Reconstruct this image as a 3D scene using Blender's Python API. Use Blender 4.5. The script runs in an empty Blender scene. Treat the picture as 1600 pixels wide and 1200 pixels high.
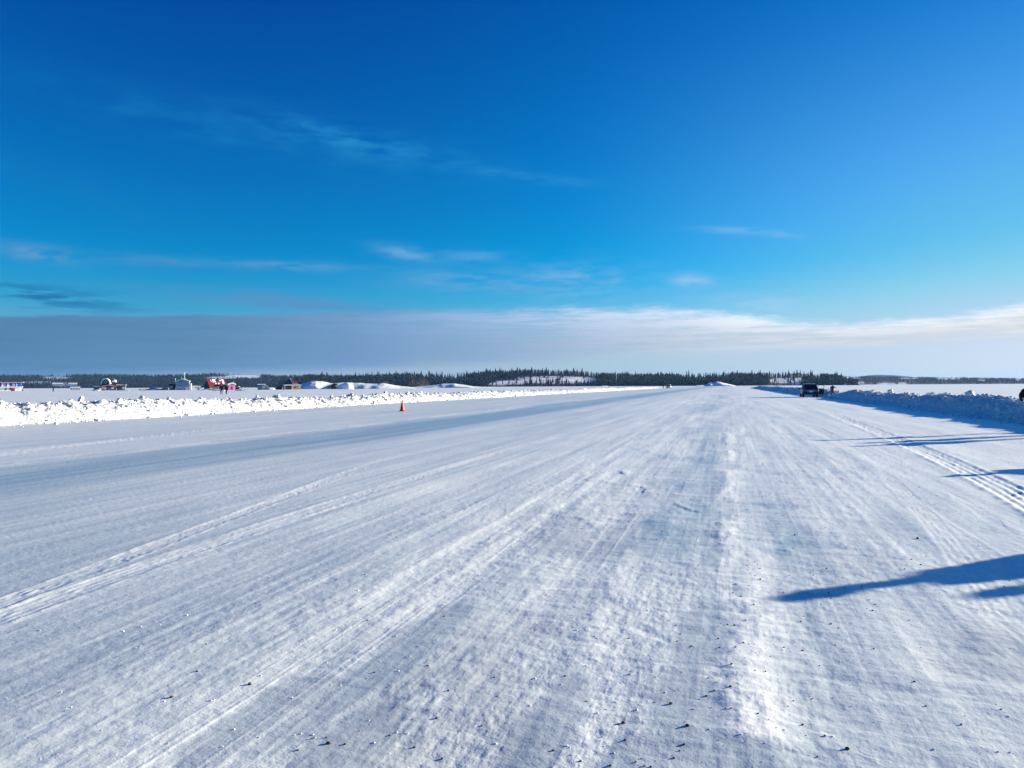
import bpy, bmesh, math, random
import numpy as np
from mathutils import Matrix, Vector
R = math.radians
random.seed(7)
sc = bpy.context.scene
COL = sc.collection
F = 1164.0                      # focal length in photograph pixels (1600 wide)
EYE = 1.65
YAW = R(16.05)
SUN_AZ, SUN_EL = R(52), R(10.6)  # clockwise from +Y (the road's direction)

# ------------------------------------------------------------------ camera
cam = bpy.data.cameras.new('camera'); cam_o = bpy.data.objects.new('camera', cam); COL.objects.link(cam_o)
cam.sensor_width = 36; cam.lens = 36*F/1600; cam.clip_start = .05; cam.clip_end = 40000
CM = Matrix.Rotation(YAW, 4, 'Z') @ Matrix.Rotation(R(90+.103), 4, 'X') @ Matrix.Rotation(R(-.24), 4, 'Z')
cam_o.matrix_world = Matrix.Translation((0, 0, EYE)) @ CM
sc.camera = cam_o
C3 = CM.to_3x3()
def ray(px, py): return C3 @ Vector(((px-800)/F, (600-py)/F, -1))
def gnd(px, py, z=0.0):
    d = ray(px, py); t = (z-EYE)/d.z
    return Vector((d.x*t, d.y*t, z))
FWD = Vector((-math.sin(YAW), math.cos(YAW), 0)); RGT = Vector((math.cos(YAW), math.sin(YAW), 0))
def at(px, D, z=0.0):           # ground point in column px at distance D along the view axis
    p = FWD*D + RGT*(D*(px-800)/F)
    return Vector((p.x, p.y, z))
def face(px): return YAW+math.atan((800-px)/F)   # heading that turns a front towards the road
def hz(px): return 605.45-.0042*px
def pheight(py, px, D): return EYE + (hz(px)-py)*D/F

# ------------------------------------------------------------------ noise (numpy)
def _h(ix, iy, s):
    n = (ix.astype(np.int64)*374761393 + iy.astype(np.int64)*668265263 + s*974634777) & 0xffffffff
    n = ((n ^ (n >> 13))*1274126177) & 0xffffffff
    n = (n ^ (n >> 16)) & 0xffffffff
    return n.astype(np.float64)/2147483648.0-1.0
def vn(x, y, s=0):
    xi = np.floor(x); yi = np.floor(y); fx = x-xi; fy = y-yi
    fx = fx*fx*(3-2*fx); fy = fy*fy*(3-2*fy)
    a = _h(xi, yi, s); b = _h(xi+1, yi, s); c = _h(xi, yi+1, s); d = _h(xi+1, yi+1, s)
    return (a+(b-a)*fx)*(1-fy)+(c+(d-c)*fx)*fy
def fbm(x, y, s=0, o=4, g=.5):
    t = 0; a = 1; n = 0
    for k in range(o):
        c, q = math.cos(k*1.1+.5), math.sin(k*1.1+.5)
        t = t+a*vn((x*c-y*q)*2**k+k*17.3, (x*q+y*c)*2**k-k*9.1, s+k); n += a; a *= g
    return t/n
def sst(a, b, x):
    t = np.clip((x-a)/(b-a), 0, 1); return t*t*(3-2*t)

# ------------------------------------------------------------------ materials
def mat(name, rgb, rough=.8, spec=.3, metal=0, bump=None, var=None, alpha=None):
    m = bpy.data.materials.new(name); m.use_nodes = True; nt = m.node_tree; b = nt.nodes['Principled BSDF']
    b.inputs['Base Color'].default_value = (*rgb, 1); b.inputs['Roughness'].default_value = rough
    b.inputs['Specular IOR Level'].default_value = spec; b.inputs['Metallic'].default_value = metal
    tc = nt.nodes.new('ShaderNodeTexCoord')
    sca, amt = var or (3.0, .25)
    n = nt.nodes.new('ShaderNodeTexNoise'); n.inputs['Scale'].default_value = sca; n.inputs['Detail'].default_value = 6
    nt.links.new(tc.outputs['Object'], n.inputs['Vector'])
    mr = nt.nodes.new('ShaderNodeMapRange'); mr.inputs[1].default_value = .3; mr.inputs[2].default_value = .7
    mr.inputs[3].default_value = 1-amt; mr.inputs[4].default_value = 1+amt
    nt.links.new(n.outputs[0], mr.inputs[0])
    mx = nt.nodes.new('ShaderNodeVectorMath'); mx.operation = 'SCALE'; mx.inputs[0].default_value = rgb
    nt.links.new(mr.outputs[0], mx.inputs['Scale']); nt.links.new(mx.outputs[0], b.inputs['Base Color'])
    if bump:
        n2 = nt.nodes.new('ShaderNodeTexNoise'); n2.inputs['Scale'].default_value = bump[0]; n2.inputs['Detail'].default_value = 8
        nt.links.new(tc.outputs['Object'], n2.inputs['Vector'])
        bp = nt.nodes.new('ShaderNodeBump'); bp.inputs['Distance'].default_value = bump[1]; bp.inputs['Strength'].default_value = 1
        nt.links.new(n2.outputs[0], bp.inputs['Height']); nt.links.new(bp.outputs[0], b.inputs['Normal'])
    return m
SNOW = (.82, .885, .85)
def ground_mat():
    m = bpy.data.materials.new('packed_snow'); m.use_nodes = True; nt = m.node_tree; b = nt.nodes['Principled BSDF']
    N = nt.nodes.new; L = nt.links.new
    at_ = N('ShaderNodeAttribute'); at_.attribute_name = 'ice'
    dt = N('ShaderNodeAttribute'); dt.attribute_name = 'grit'
    tc = N('ShaderNodeTexCoord')
    n0 = N('ShaderNodeTexNoise'); n0.inputs['Scale'].default_value = 14; n0.inputs['Detail'].default_value = 8; n0.inputs['Roughness'].default_value = .65
    L(tc.outputs['Object'], n0.inputs['Vector'])
    ma = N('ShaderNodeMath'); ma.operation = 'MULTIPLY_ADD'; L(n0.outputs[0], ma.inputs[0]); ma.inputs[1].default_value = .5; ma.inputs[2].default_value = -.25
    ad = N('ShaderNodeMath'); ad.operation = 'ADD'; ad.use_clamp = True; L(at_.outputs['Fac'], ad.inputs[0]); L(ma.outputs[0], ad.inputs[1])
    prev = ad.outputs[0]
    for sc3, am in (((2.6, .035, 1), .75), ((9, .09, 1), .55), ((24, .5, 1), .30)):
        mp = N('ShaderNodeMapping'); mp.inputs['Scale'].default_value = sc3; L(tc.outputs['Object'], mp.inputs[0])
        ns = N('ShaderNodeTexNoise'); ns.inputs['Scale'].default_value = 1; ns.inputs['Detail'].default_value = 4; L(mp.outputs[0], ns.inputs['Vector'])
        q1 = N('ShaderNodeMath'); q1.operation = 'MULTIPLY_ADD'; L(ns.outputs[0], q1.inputs[0]); q1.inputs[1].default_value = am; q1.inputs[2].default_value = -am*.5
        q2 = N('ShaderNodeMath'); q2.operation = 'ADD'; q2.use_clamp = True; L(prev, q2.inputs[0]); L(q1.outputs[0], q2.inputs[1]); prev = q2.outputs[0]
    ad = prev.node
    mx = N('ShaderNodeMix'); mx.data_type = 'RGBA'; mx.inputs[6].default_value = (*SNOW, 1); mx.inputs[7].default_value = (.30, .42, .47, 1)
    L(ad.outputs[0], mx.inputs[0])
    mg = N('ShaderNodeMix'); mg.data_type = 'RGBA'; L(mx.outputs[2], mg.inputs[6]); mg.inputs[7].default_value = (.42, .47, .50, 1); L(dt.outputs['Fac'], mg.inputs[0])
    L(mg.outputs[2], b.inputs['Base Color'])
    mr = N('ShaderNodeMapRange'); L(ad.outputs[0], mr.inputs[0]); mr.inputs[3].default_value = .50; mr.inputs[4].default_value = .30; L(mr.outputs[0], b.inputs['Roughness'])
    b.inputs['Specular IOR Level'].default_value = .5
    # grain: three scales of relief in metres
    def bump(scale, dist, prev, stretch=None, det=6):
        n = N('ShaderNodeTexNoise'); n.inputs['Scale'].default_value = scale; n.inputs['Detail'].default_value = det; n.inputs['Roughness'].default_value = .6
        if stretch:
            mp = N('ShaderNodeMapping'); mp.inputs['Scale'].default_value = stretch; L(tc.outputs['Object'], mp.inputs[0]); L(mp.outputs[0], n.inputs['Vector'])
        else: L(tc.outputs['Object'], n.inputs['Vector'])
        bp = N('ShaderNodeBump'); bp.inputs['Distance'].default_value = dist; L(n.outputs[0], bp.inputs['Height'])
        if prev: L(prev.outputs[0], bp.inputs['Normal'])
        return bp
    b1 = bump(11, .006, None, None, 9); b2 = bump(80, .0013, b1, None, 3); b3 = bump(10, .0025, b2, (1, .06, 1))
    L(b3.outputs[0], b.inputs['Normal'])
    return m

def set_mesh(name, verts, faces, mats, midx=None, smooth=False, attrs=None):
    me = bpy.data.meshes.new(name); v = np.asarray(verts, np.float32)
    f = np.asarray(faces, np.int32)
    me.vertices.add(len(v)); me.vertices.foreach_set('co', v.ravel())
    k = f.shape[1]
    me.loops.add(len(f)*k); me.loops.foreach_set('vertex_index', f.ravel())
    me.polygons.add(len(f)); me.polygons.foreach_set('loop_start', np.arange(0, len(f)*k, k, dtype=np.int32))
    if midx is not None: me.polygons.foreach_set('material_index', np.asarray(midx, np.int32))
    me.polygons.foreach_set('use_smooth', np.full(len(f), smooth, bool))
    for m in mats: me.materials.append(m)
    if attrs:
        for n, a in attrs.items():
            at_ = me.attributes.new(n, 'FLOAT', 'POINT'); at_.data.foreach_set('value', np.asarray(a, np.float32))
    me.update(); me.validate()
    return me
def link(name, me, parent=None, loc=None):
    o = bpy.data.objects.new(name, me); COL.objects.link(o)
    if parent: o.parent = parent
    if loc is not None: o.location = loc
    return o
def tag(o, label=None, cat=None, group=None, kind=None):
    if label: o['label'] = label
    if cat: o['category'] = cat
    if group: o['group'] = group
    if kind: o['kind'] = kind
    return o
def thing(name, loc, rot=0, label=None, cat=None, group=None):
    o = bpy.data.objects.new(name, None); COL.objects.link(o); o.location = loc; o.rotation_euler = (0, 0, rot)
    o.empty_display_size = .2
    return tag(o, label, cat, group)
class MB:
    def __init__(s): s.v = []; s.f = []; s.m = []
    def poly(s, pts, m=0):
        n = len(s.v); s.v += [tuple(p) for p in pts]; s.f.append(tuple(range(n, n+len(pts)))); s.m.append(m); return s
    def add(s, vs, fs, m=0):
        n = len(s.v); s.v += [tuple(p) for p in vs]; s.f += [tuple(i+n for i in f) for f in fs]; s.m += [m]*len(fs); return s
    def box(s, c, d, rot=0, m=0, rx=0, ry=0):
        M = Matrix.Translation(c) @ Matrix.Rotation(rot, 4, 'Z') @ Matrix.Rotation(ry, 4, 'Y') @ Matrix.Rotation(rx, 4, 'X')
        vs = [M @ Vector((x*d[0]/2, y*d[1]/2, z*d[2]/2)) for x in (-1, 1) for y in (-1, 1) for z in (-1, 1)]
        return s.add(vs, [(0, 1, 3, 2), (4, 6, 7, 5), (0, 4, 5, 1), (2, 3, 7, 6), (0, 2, 6, 4), (1, 5, 7, 3)], m)
    def prism(s, prof, y0, y1, m=0, axis='y'):     # profile in (x,z) extruded along y
        n = len(prof); f = (lambda a, b, y: (a, y, b)) if axis == 'y' else (lambda a, b, y: (y, a, b))
        vs = [f(a, b, y0) for a, b in prof]+[f(a, b, y1) for a, b in prof]
        fs = [tuple(range(n))[::-1], tuple(range(n, 2*n))]+[(i, (i+1) % n, n+(i+1) % n, n+i) for i in range(n)]
        return s.add(vs, fs, m)
    def tube(s, a, b, r0, r1=None, n=8, m=0):
        a = Vector(a); b = Vector(b); r1 = r0 if r1 is None else r1
        d = (b-a).normalized(); u = d.orthogonal().normalized(); w = d.cross(u)
        vs = [a+(u*math.cos(t)+w*math.sin(t))*r0 for t in [2*math.pi*i/n for i in range(n)]]+[b+(u*math.cos(t)+w*math.sin(t))*r1 for t in [2*math.pi*i/n for i in range(n)]]
        return s.add(vs, [tuple(range(n))[::-1], tuple(range(n, 2*n))]+[(i, (i+1) % n, n+(i+1) % n, n+i) for i in range(n)], m)
    def lathe(s, prof, c=(0, 0, 0), n=24, m=0):
        vs = [(c[0]+r*math.cos(2*math.pi*i/n), c[1]+r*math.sin(2*math.pi*i/n), c[2]+z) for r, z in prof for i in range(n)]
        fs = [(k*n+i, k*n+(i+1) % n, (k+1)*n+(i+1) % n, (k+1)*n+i) for k in range(len(prof)-1) for i in range(n)]
        fs += [tuple(range(n))[::-1], tuple(range((len(prof)-1)*n, len(prof)*n))]
        return s.add(vs, fs, m)
    def blob(s, c, r, seed=0, sub=2, amp=.2, m=0, scale=(1, 1, 1)):
        bm = bmesh.new(); bmesh.ops.create_icosphere(bm, subdivisions=sub, radius=1)
        rnd = random.Random(seed); o = [rnd.uniform(0, 9) for _ in range(6)]
        vs = []
        for v in bm.verts:
            p = v.co; k = 1+amp*(math.sin(p.x*3+o[0])+math.sin(p.y*3.7+o[1])+math.sin(p.z*4.1+o[2])+.6*math.sin(p.x*7+p.y*6+o[3]))/2.5
            vs.append((c[0]+p.x*k*r*scale[0], c[1]+p.y*k*r*scale[1], c[2]+p.z*k*r*scale[2]))
        fs = [tuple(v.index for v in f.verts) for f in bm.faces]; bm.free()
        return s.add(vs, fs, m)
    def mesh(s, name, mats, bevel=0, smooth=False):
        me = bpy.data.meshes.new(name); me.from_pydata(s.v, [], s.f); me.update()
        mats = mats if isinstance(mats, (list, tuple)) else [mats]
        for m in mats: me.materials.append(m)
        me.polygons.foreach_set('material_index', s.m)
        if bevel:
            bm = bmesh.new(); bm.from_mesh(me)
            bmesh.ops.bevel(bm, geom=list(bm.edges), offset=bevel, segments=2, affect='EDGES', clamp_overlap=True)
            bm.to_mesh(me); bm.free()
        if smooth: me.polygons.foreach_set('use_smooth', [True]*len(me.polygons))
        return me
    def obj(s, name, mats, parent=None, bevel=0, smooth=False): return link(name, s.mesh(name, mats, bevel, smooth), parent)

# ------------------------------------------------------------------ ground: one polar sheet, split in road and snow field
LB, RB = -31.6, 13.9
def track_curve(pts):
    p = sorted([tuple(gnd(x, y))[:2] for x, y in pts], key=lambda q: q[1])
    ys = np.array([q[1] for q in p]); xs = np.array([q[0] for q in p]); k = np.polyfit(np.log(ys), xs, 2 if len(p) > 5 else 1)
    yy = np.geomspace(ys[0], ys[-1], 40); return yy, np.polyval(k, np.log(yy))
TRA = track_curve([(-300, 1045), (0, 937), (150, 895), (300, 835), (400, 792), (500, 755), (600, 720)])
TRB = track_curve([(-300, 1078), (0, 967), (200, 893), (400, 828), (560, 775), (650, 748), (830, 690)])
TRC = track_curve([(1290, 642), (1400, 690), (1500, 735), (1600, 782), (1800, 872)])
TRD = track_curve([(1370, 733), (1430, 785), (1500, 868), (1560, 960)])
TRE = track_curve([(1140, 900), (1138, 820), (1165, 730), (1160, 700)])
TRF = track_curve([(0, 712), (200, 684), (400, 665)])
TRG = track_curve([(1180, 1190), (1150, 1000), (1142, 880)])
def dist_poly(X, Y, pts):
    P = [tuple(gnd(x, y))[:2] for x, y in pts]; best = np.full(X.shape, 9.0); side = np.zeros(X.shape)
    for (ax, ay), (bx, by) in zip(P[:-1], P[1:]):
        dx, dy = bx-ax, by-ay; L2 = dx*dx+dy*dy; t = np.clip(((X-ax)*dx+(Y-ay)*dy)/L2, 0, 1)
        ex = X-ax-t*dx; ey = Y-ay-t*dy; d = np.hypot(ex, ey); c = (dx*ey-dy*ex)/math.sqrt(L2)
        up = d < best; best = np.where(up, d, best); side = np.where(up, c, side)
    return best, side
def ground_height(X, Y):
    r = np.hypot(X, Y)
    near = 1-sst(60, 160, r)
    fine = 1-sst(18, 60, r)
    shf = .000634*r*np.abs(X); aaf = 1-sst(.015, .05, shf); aam = 1-sst(.05, .14, shf)
    on = sst(LB-1.5, LB, X)*(1-sst(RB, RB+1.5, X))
    side = sst(-9, -4, X)               # smoother polished lane on the left
    cen = np.exp(-((X+.2)/2.6)**2)      # worn centre
    h = .030*fbm(X*.35, Y*.10, 1, 3)*near
    h = h+.014*fbm(X*1.3, Y*.09, 5, 4)*near*(.45+.55*side)
    lf = 1-.55*cen*(1-sst(8, 20, r))
    ln = fbm(X*2.6, Y*.035, 131, 3); ln2 = fbm(X*5.5, Y*.06, 133, 2); line = np.exp(-(ln/.05)**2)+.6*np.exp(-(ln2/.06)**2)
    line = line*sst(-.5, .3, fbm(X*.8, Y*.25, 135, 3))*(1-.5*cen); line = line*aaf; h = h+.0021*line*fine
    h = h+.0052*fbm(X*6, Y*.13, 11, 4)*fine*lf*aam*(.55+.45*sst(-.3, .3, fbm(X*.7, Y*.1, 12, 2)))
    h = h+.0008*fbm(X*22, Y*.9, 15, 3)*fine*lf*aaf
    slick = np.zeros(X.shape)
    for px, py, rx, ry in ((440, 1120, .28, .42), (520, 1180, .20, .3), (1095, 985, .22, .55), (1080, 1110, .28, .35), (1120, 1180, .25, .25), (985, 1190, .2, .3), (1010, 840, .5, .8), (640, 1010, .22, .5), (860, 1130, .16, .4)):
        c = gnd(px, py); slick = np.maximum(slick, 1-sst(.45, 1.25, ((X-c.x)/rx*1.1)**2+((Y-c.y)/ry/1.7)**2+1.5*fbm(X*3, Y*1.2, 55, 6, .65)))
    rough = (1-.75*slick)*(.35+.65*sst(-.35, .35, fbm(X*.8, Y*.35, 21, 3)))*(.35+.65*side)
    h = h+(.0045+.003*cen)*fbm(X*2.8, Y*1.5, 25, 6, .62)*rough*fine
    h = h+(.0022+.0018*cen)*fbm(X*14, Y*9, 31, 4, .6)*rough*fine
    h = h+.008*fbm(X*1.4, Y*5.0, 41, 4)*cen*fine
    # pits scooped out of the worn centre
    pit = sst(.10, .55, fbm(X*1.8, Y*.8, 51, 5, .6))*sst(-4, -2.2, X)*(1-sst(2.4, 4, X))
    h = h-.0045*pit*fine
    ice = .10+.13*fbm(X*.9, Y*.07, 61, 4)+.22*fbm(X*1.8, Y*1.1, 63, 5, .6)*(1-.6*(1-sst(-9, -3, X)))*fine+.12*fbm(X*.35, Y*.03, 65, 3)+.30*pit  # pits tinted as well: their blue shade is painted into the colour
    ice = ice+.25*(1-sst(-9, -1, X))+.14*(1-sst(6, 14, Y))*sst(-1, 2, X)+.30*(1-sst(-3.2, .8, X))*(1-sst(4.5, 11, Y))-.06*sst(1, 5, X)  # left and near ground toned darker, uneven light painted in as ice
    ice = ice+.28*slick-.16*line*fine
    # polished blue lane
    lane = np.exp(-(np.abs(X+12.1+.5*fbm(X*0, Y*.02, 71, 2))/1.9)**3)
    ice = ice+lane*(.68+.8*fbm(X*2.4, Y*.05, 73, 5))+.5*np.exp(-((X+14.6)/.35)**2)*sst(0, .5, fbm(X*.1, Y*.05, 74, 2)+.2)
    # centre line of worn ice running to the road's end, and grey ice underfoot
    ice = ice+.30*np.exp(-((X+.9)/1.5)**2)*sst(-.2, .4, fbm(X*.9, Y*.12, 77, 4)+.15)
    grit = .22*slick*(1-sst(6, 9, Y))+.5*sst(.12, .5, fbm(X*.9, Y*.5, 81, 4)+.25*np.exp(-((X+.6)/1.6)**2))*(1-sst(6, 12, Y))*sst(-4, -3, X)
    # loose white windrows
    def windrow(c, w, hgt, y0, y1, s):
        m = np.exp(-((X-c-.12*fbm(X*0, Y*.5, s, 2))/w)**2)*sst(y0, y0*1.3, Y)*(1-sst(y1, y1*1.3, Y))*sst(-.35, .35, fbm(X*2.2, Y*.8, s+3, 4))
        return m*hgt, m
    for c, w, hg, y0, y1, s in ((.02, .15, .013, 3, 26, 91), (-2.25, .12, .009, 4, 14, 95), (-2.7, .07, .005, 3, 20, 97), (.25, .18, .005, 4.3, 7, 99), (-14.9, .35, .01, 10, 80, 101), (-.9, .12, .008, 4, 9, 103), (-1.45, .10, .006, 3, 11, 105)):
        a, m = windrow(c, w, hg, y0, y1, s); h = h+a; ice = ice-m*.5; grit = grit*(1-.8*m)
    # tyre and sled tracks: two ribs of churned snow with cross treads
    def track(cv, w, dep, tread, fade=.05, y0=None):
        ys, xs = cv; xc = np.interp(Y, ys, xs); d = X-xc
        m = sst(ys[0]-2, ys[0], Y)*(1-sst(ys[-1]*.8, ys[-1]*1.15, Y))
        g = np.exp(-(np.abs(d)/w)**6); br = sst(-.9, -.25, fbm(Y*.5, d*2, int(tread*10), 4))
        Yj = Y+.10*fbm(d*4, Y*1.1, 17, 3); bead = .40+.6*vn(Yj*tread, d*9+vn(Y*.7, d*0, 19), 7)*(.5+.8*vn(Y*1.7, d*3, 23)**2)
        ribs = .5+.5*np.cos(d*2*math.pi*1.9/w+.6*fbm(Y*.6, d*0, 13, 2))
        rim = np.exp(-((np.abs(d)-w*1.05)/(.22*w))**2)*(.35+.65*sst(-.4, .4, vn(Y*tread*.6, d*2, 9)))
        return m*br*dep*(g*(ribs*bead-.45)+.55*rim), m*br*np.clip(g*(.3+.7*ribs)+rim, 0, 1)
    for cv, w, dep, tr in ((TRA, .12, .009, 16), (TRB, .15, .008, 13), (TRC, .29, .030, 11), (TRD, .13, .003, 8), (TRE, .05, .001, 9), (TRF, .25, .008, 5)):
        a, m = track(cv, w, dep, tr); h = h+a*on; ice = ice-(.35 if w < .3 else -.12)*m
    # broken crust edges
    sub = (r < 30) & (X > -6) & (X < 4)
    if sub.any():
        xs_, ys_ = X[sub], Y[sub]; dh = np.zeros(xs_.shape)
        for pts, hg, w in (([(920, 740), (945, 737), (970, 738), (986, 745)], .015, .2), ([(925, 752), (955, 757), (1003, 762), (1006, 771)], .010, .15), ([(1035, 772), (1052, 774)], .007, .14),
                           ([(870, 808), (900, 812), (935, 830), (915, 845)], .004, .2), ([(1060, 790), (1085, 800)], .010, .12)):
            d, s_ = dist_poly(xs_, ys_, pts)
            dh += hg*np.exp(-(d/w)**2)*sst(-.03, .03, s_+.12*fbm(xs_*4, ys_*4, 111, 4))*sst(-.35, .25, fbm(xs_*3, ys_*3, 117, 3))
        h = h.copy(); h[sub] += dh
    # right-hand side: soft unbroken snow with a few deep scratches
    scr = sst(.40, .5, fbm(X*5, Y*.5, 121, 3))*sst(2.0, 3.0, X)*fine
    h = h-.003*scr
    # snow field beyond the banks
    fld = 1-on
    hf = .14+.10*fbm(X*.06, Y*.06, 131, 4)+.05*fbm(X*.25, Y*.5, 135, 4)*(1-sst(150, 500, r))+.12*fbm(X*.008, Y*.012, 137, 3)*sst(120, 400, r)
    h = h*on+hf*fld
    h = h*(1-sst(700, 1200, r))
    ice = np.clip(ice, 0, 1)*on+fld*np.clip(.04+.1*fbm(X*.03, Y*.03, 141, 3), 0, 1)
    grit = np.clip(grit, 0, .6)*on*fine
    return h, ice, grit
def build_ground():
    caz = -YAW
    th = np.concatenate([caz+np.linspace(-R(43), R(43), 1320)[:-1], caz+np.linspace(R(43), 2*math.pi-R(43), 90)[:-1]])
    inv = np.arange(1/2.5, 1/60, -.78/(745*1.65)); rr = 1/inv
    rin = np.array([.0005, .4, .9, 1.4, 1.8, 2.1, 2.3])
    ro = [60.]
    while ro[-1] < 6200: ro.append(ro[-1]*1.022)
    rr = np.concatenate([rin, rr, np.array(ro[1:])])
    RRR, TH = np.meshgrid(rr, th, indexing='ij')
    X = RRR*np.sin(TH); Y = RRR*np.cos(TH)
    h, ice, grit = ground_height(X, Y)
    h[0] = h[0].mean()
    nr, nt_ = X.shape
    V = np.stack([X.ravel(), Y.ravel(), h.ravel()], 1)
    i = np.arange(nr-1)[:, None]*nt_; j = np.arange(nt_)[None]; j2 = (j+1) % nt_
    Fc = np.stack([(i+j).ravel(), (i+j2).ravel(), (i+nt_+j2).ravel(), (i+nt_+j).ravel()], 1)
    cx = (X[:-1]+X[1:]).ravel()/2
    road = (cx > LB) & (cx < RB) & (((Y[:-1]+Y[1:]).ravel()/2) < 700)
    gm = ground_mat()
    for nm, sel in (('ice_road', road), ('snow_field', ~road)):
        f = Fc[sel]; used = np.zeros(len(V), bool); used[f.ravel()] = True; idx = np.cumsum(used)-1
        me = set_mesh(nm, V[used], idx[f], [gm], None, True, {'ice': ice.ravel()[used], 'grit': grit.ravel()[used]})
        tag(link(nm, me), kind='structure')
build_ground()

# ------------------------------------------------------------------ ploughed snow banks
m_bank = mat('bank_snow', (.70, .75, .74), .8, .2, bump=(14, .05), var=(5, .04))
CH = []
for q in range(8):
    bm = bmesh.new(); bmesh.ops.create_cube(bm, size=2)
    bmesh.ops.subdivide_edges(bm, edges=bm.edges[:], cuts=1, use_grid_fill=True)
    rnd = random.Random(q)
    for v in bm.verts:
        v.co = v.co*(1/(max(.8, v.co.length*.72)))
        v.co += Vector([rnd.uniform(-.22, .22) for _ in range(3)])
    bm.verts.ensure_lookup_table()
    CH.append((np.array([v.co[:] for v in bm.verts]), np.array([[v.index for v in f.verts] for f in bm.faces]))); bm.free()
def bank(name, xin, xout, y0, y1, hgt, seed, label, ngap=(), mt=None):
    s = 1 if xout > xin else -1
    ys = [y0]
    while ys[-1] < y1: ys.append(ys[-1]+(.10 if 20 < ys[-1] < 90 else .2 if ys[-1] < 160 else .4))
    ys = np.array(ys); wid = abs(xout-xin); us = np.linspace(0, 1, 46)
    Yg, U = np.meshgrid(ys, us, indexing='ij')
    edge = (.55*fbm(Yg*.22, Yg*0, seed+1, 4)+.15*fbm(Yg*1.7, Yg*0, seed+8, 2))*(1-U)
    Xg = xin+s*(U*wid)+edge
    prof = np.interp(U, [0, .10, .22, .38, .50, .62, .8, 1], [0, .30, .66, .93, 1, .86, .45, 0])
    amp = hgt*(1+.26*fbm(Yg*.10, Yg*0, seed+2, 4)+.18*fbm(Yg*.7, U*2, seed+4, 3))
    end = sst(y0, y0+4, Yg)*(1-sst(y1*.80, y1, Yg))
    for ya, yb, kk in ngap: end = end*(1-kk*np.exp(-((Yg-ya)/yb)**2))
    env = np.sin(np.clip(U, 0, 1)*math.pi)**.5
    lump = .08*fbm(Yg*1.3, Xg*1.3, seed+5, 5, .65)+.08*np.abs(fbm(Yg*3.1, Xg*3.1, seed+9, 3, .6))-.05
    cells = .09*_h(np.floor(Yg*2.3+.8*vn(Xg*2, Yg*2, seed)), np.floor(Xg*2.6+.8*vn(Xg*2, Yg*2, seed+1)), seed+12)
    Z = (prof*amp+(lump+cells*.8)*env)*end
    Z = np.where(U < .02, -.03, np.where(U > .98, .1, Z))
    nr, nc = Z.shape
    V = [np.stack([Xg.ravel(), Yg.ravel(), Z.ravel()], 1)]
    i = np.arange(nr-1)[:, None]*nc; j = np.arange(nc-1)[None]
    Fq = [np.stack([(i+j).ravel(), (i+j+1).ravel(), (i+nc+j+1).ravel(), (i+nc+j).ravel()], 1)]
    if s < 0: Fq = [Fq[0][:, ::-1]]
    rng = np.random.default_rng(seed); off = nr*nc
    n = 5200
    for k in range(n):
        y = y0+(y1*.82-y0)*rng.random()**1.7; u = rng.random()**(.75)*.74+.01
        iy = np.searchsorted(ys, y)-1; iu = min(44, int(u*45))
        sz = .03+.12*rng.random()**5.5
        if u > .3: sz *= 1.15
        cv, cf = CH[k % 8]
        a, b_, c = rng.random(3)*6.3
        Mr = np.array((Matrix.Rotation(a, 3, 'X') @ Matrix.Rotation(b_, 3, 'Y') @ Matrix.Rotation(c, 3, 'Z')))
        v = (cv*np.array([1, rng.uniform(.6, 1.2), rng.uniform(.4, .9)])*sz) @ Mr.T+np.array([Xg[iy, iu], y, Z[iy, iu]-sz*.05])
        V.append(v); Fq.append(cf+off); off += len(v)
    # crumbs rolled off on to the road
    for k in range(500):
        y = y0+(min(y1, 160)-y0)*rng.random()**1.3; sz = .015+.05*rng.random()**3
        cv, cf = CH[k % 8]; v = cv*sz+np.array([xin-s*rng.exponential(.35)+.35*0, y, sz*.5]); V.append(v); Fq.append(cf+off); off += len(v)
    me = set_mesh(name, np.concatenate(V), np.concatenate(Fq), [mt or m_bank])
    o = link(name, me); return tag(o, label, 'snow bank')
bank('snow_bank', -29.9, -34.2, 2, 400, .82, 3, 'long sunlit bank of ploughed snow chunks along the left side of the road', (), mat('coarse_dimmed_bank_snow', (.58, .625, .63), .85, .15, bump=(9, .09), var=(4, .10)))  # snow colour lowered for this bank alone, toning down the direct sun
bank('snow_bank', 11.5, 15.6, 4, 400, .92, 40, 'long shaded blue bank of ploughed snow chunks along the right side of the road', ((96, 4, .45),))
# single large blocks one can pick out on the banks
m_block = mat('ice_block', (.62, .70, .74), .5, .4, bump=(10, .02), var=(3, .12))
def block(px, D, z, sz, label, m, seed):
    mb = MB(); rnd = random.Random(seed); cv, cf = CH[seed % 8]
    v = cv*np.array(sz); mb.add([tuple(p) for p in v], [tuple(int(i) for i in f) for f in cf])
    o = mb.obj('snow_block', m, None, bevel=.02*sz[2]); o.location = at(px, D, z); o.rotation_euler = (rnd.uniform(-.4, .4), rnd.uniform(-.5, .5), rnd.uniform(0, 3))
    tag(o, label, 'snow block')
block(1516, 44, .98, (.22, .22, .2), 'rounded lump of snow standing on the crest of the shaded right bank', m_bank, 3)
block(1391, 65, .95, (.20, .20, .17), 'wide snow lump on the shaded bank crest, beyond the rounded one', m_bank, 4)
block(371, 52.3, .30, (.50, .26, .26), 'grey tilted ice slab at the foot of the sunlit left bank', m_block, 1)
block(126, 41.5, .95, (.10, .10, .16), 'small upright snow chunk on the crest of the left bank', m_bank, 6)

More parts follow.
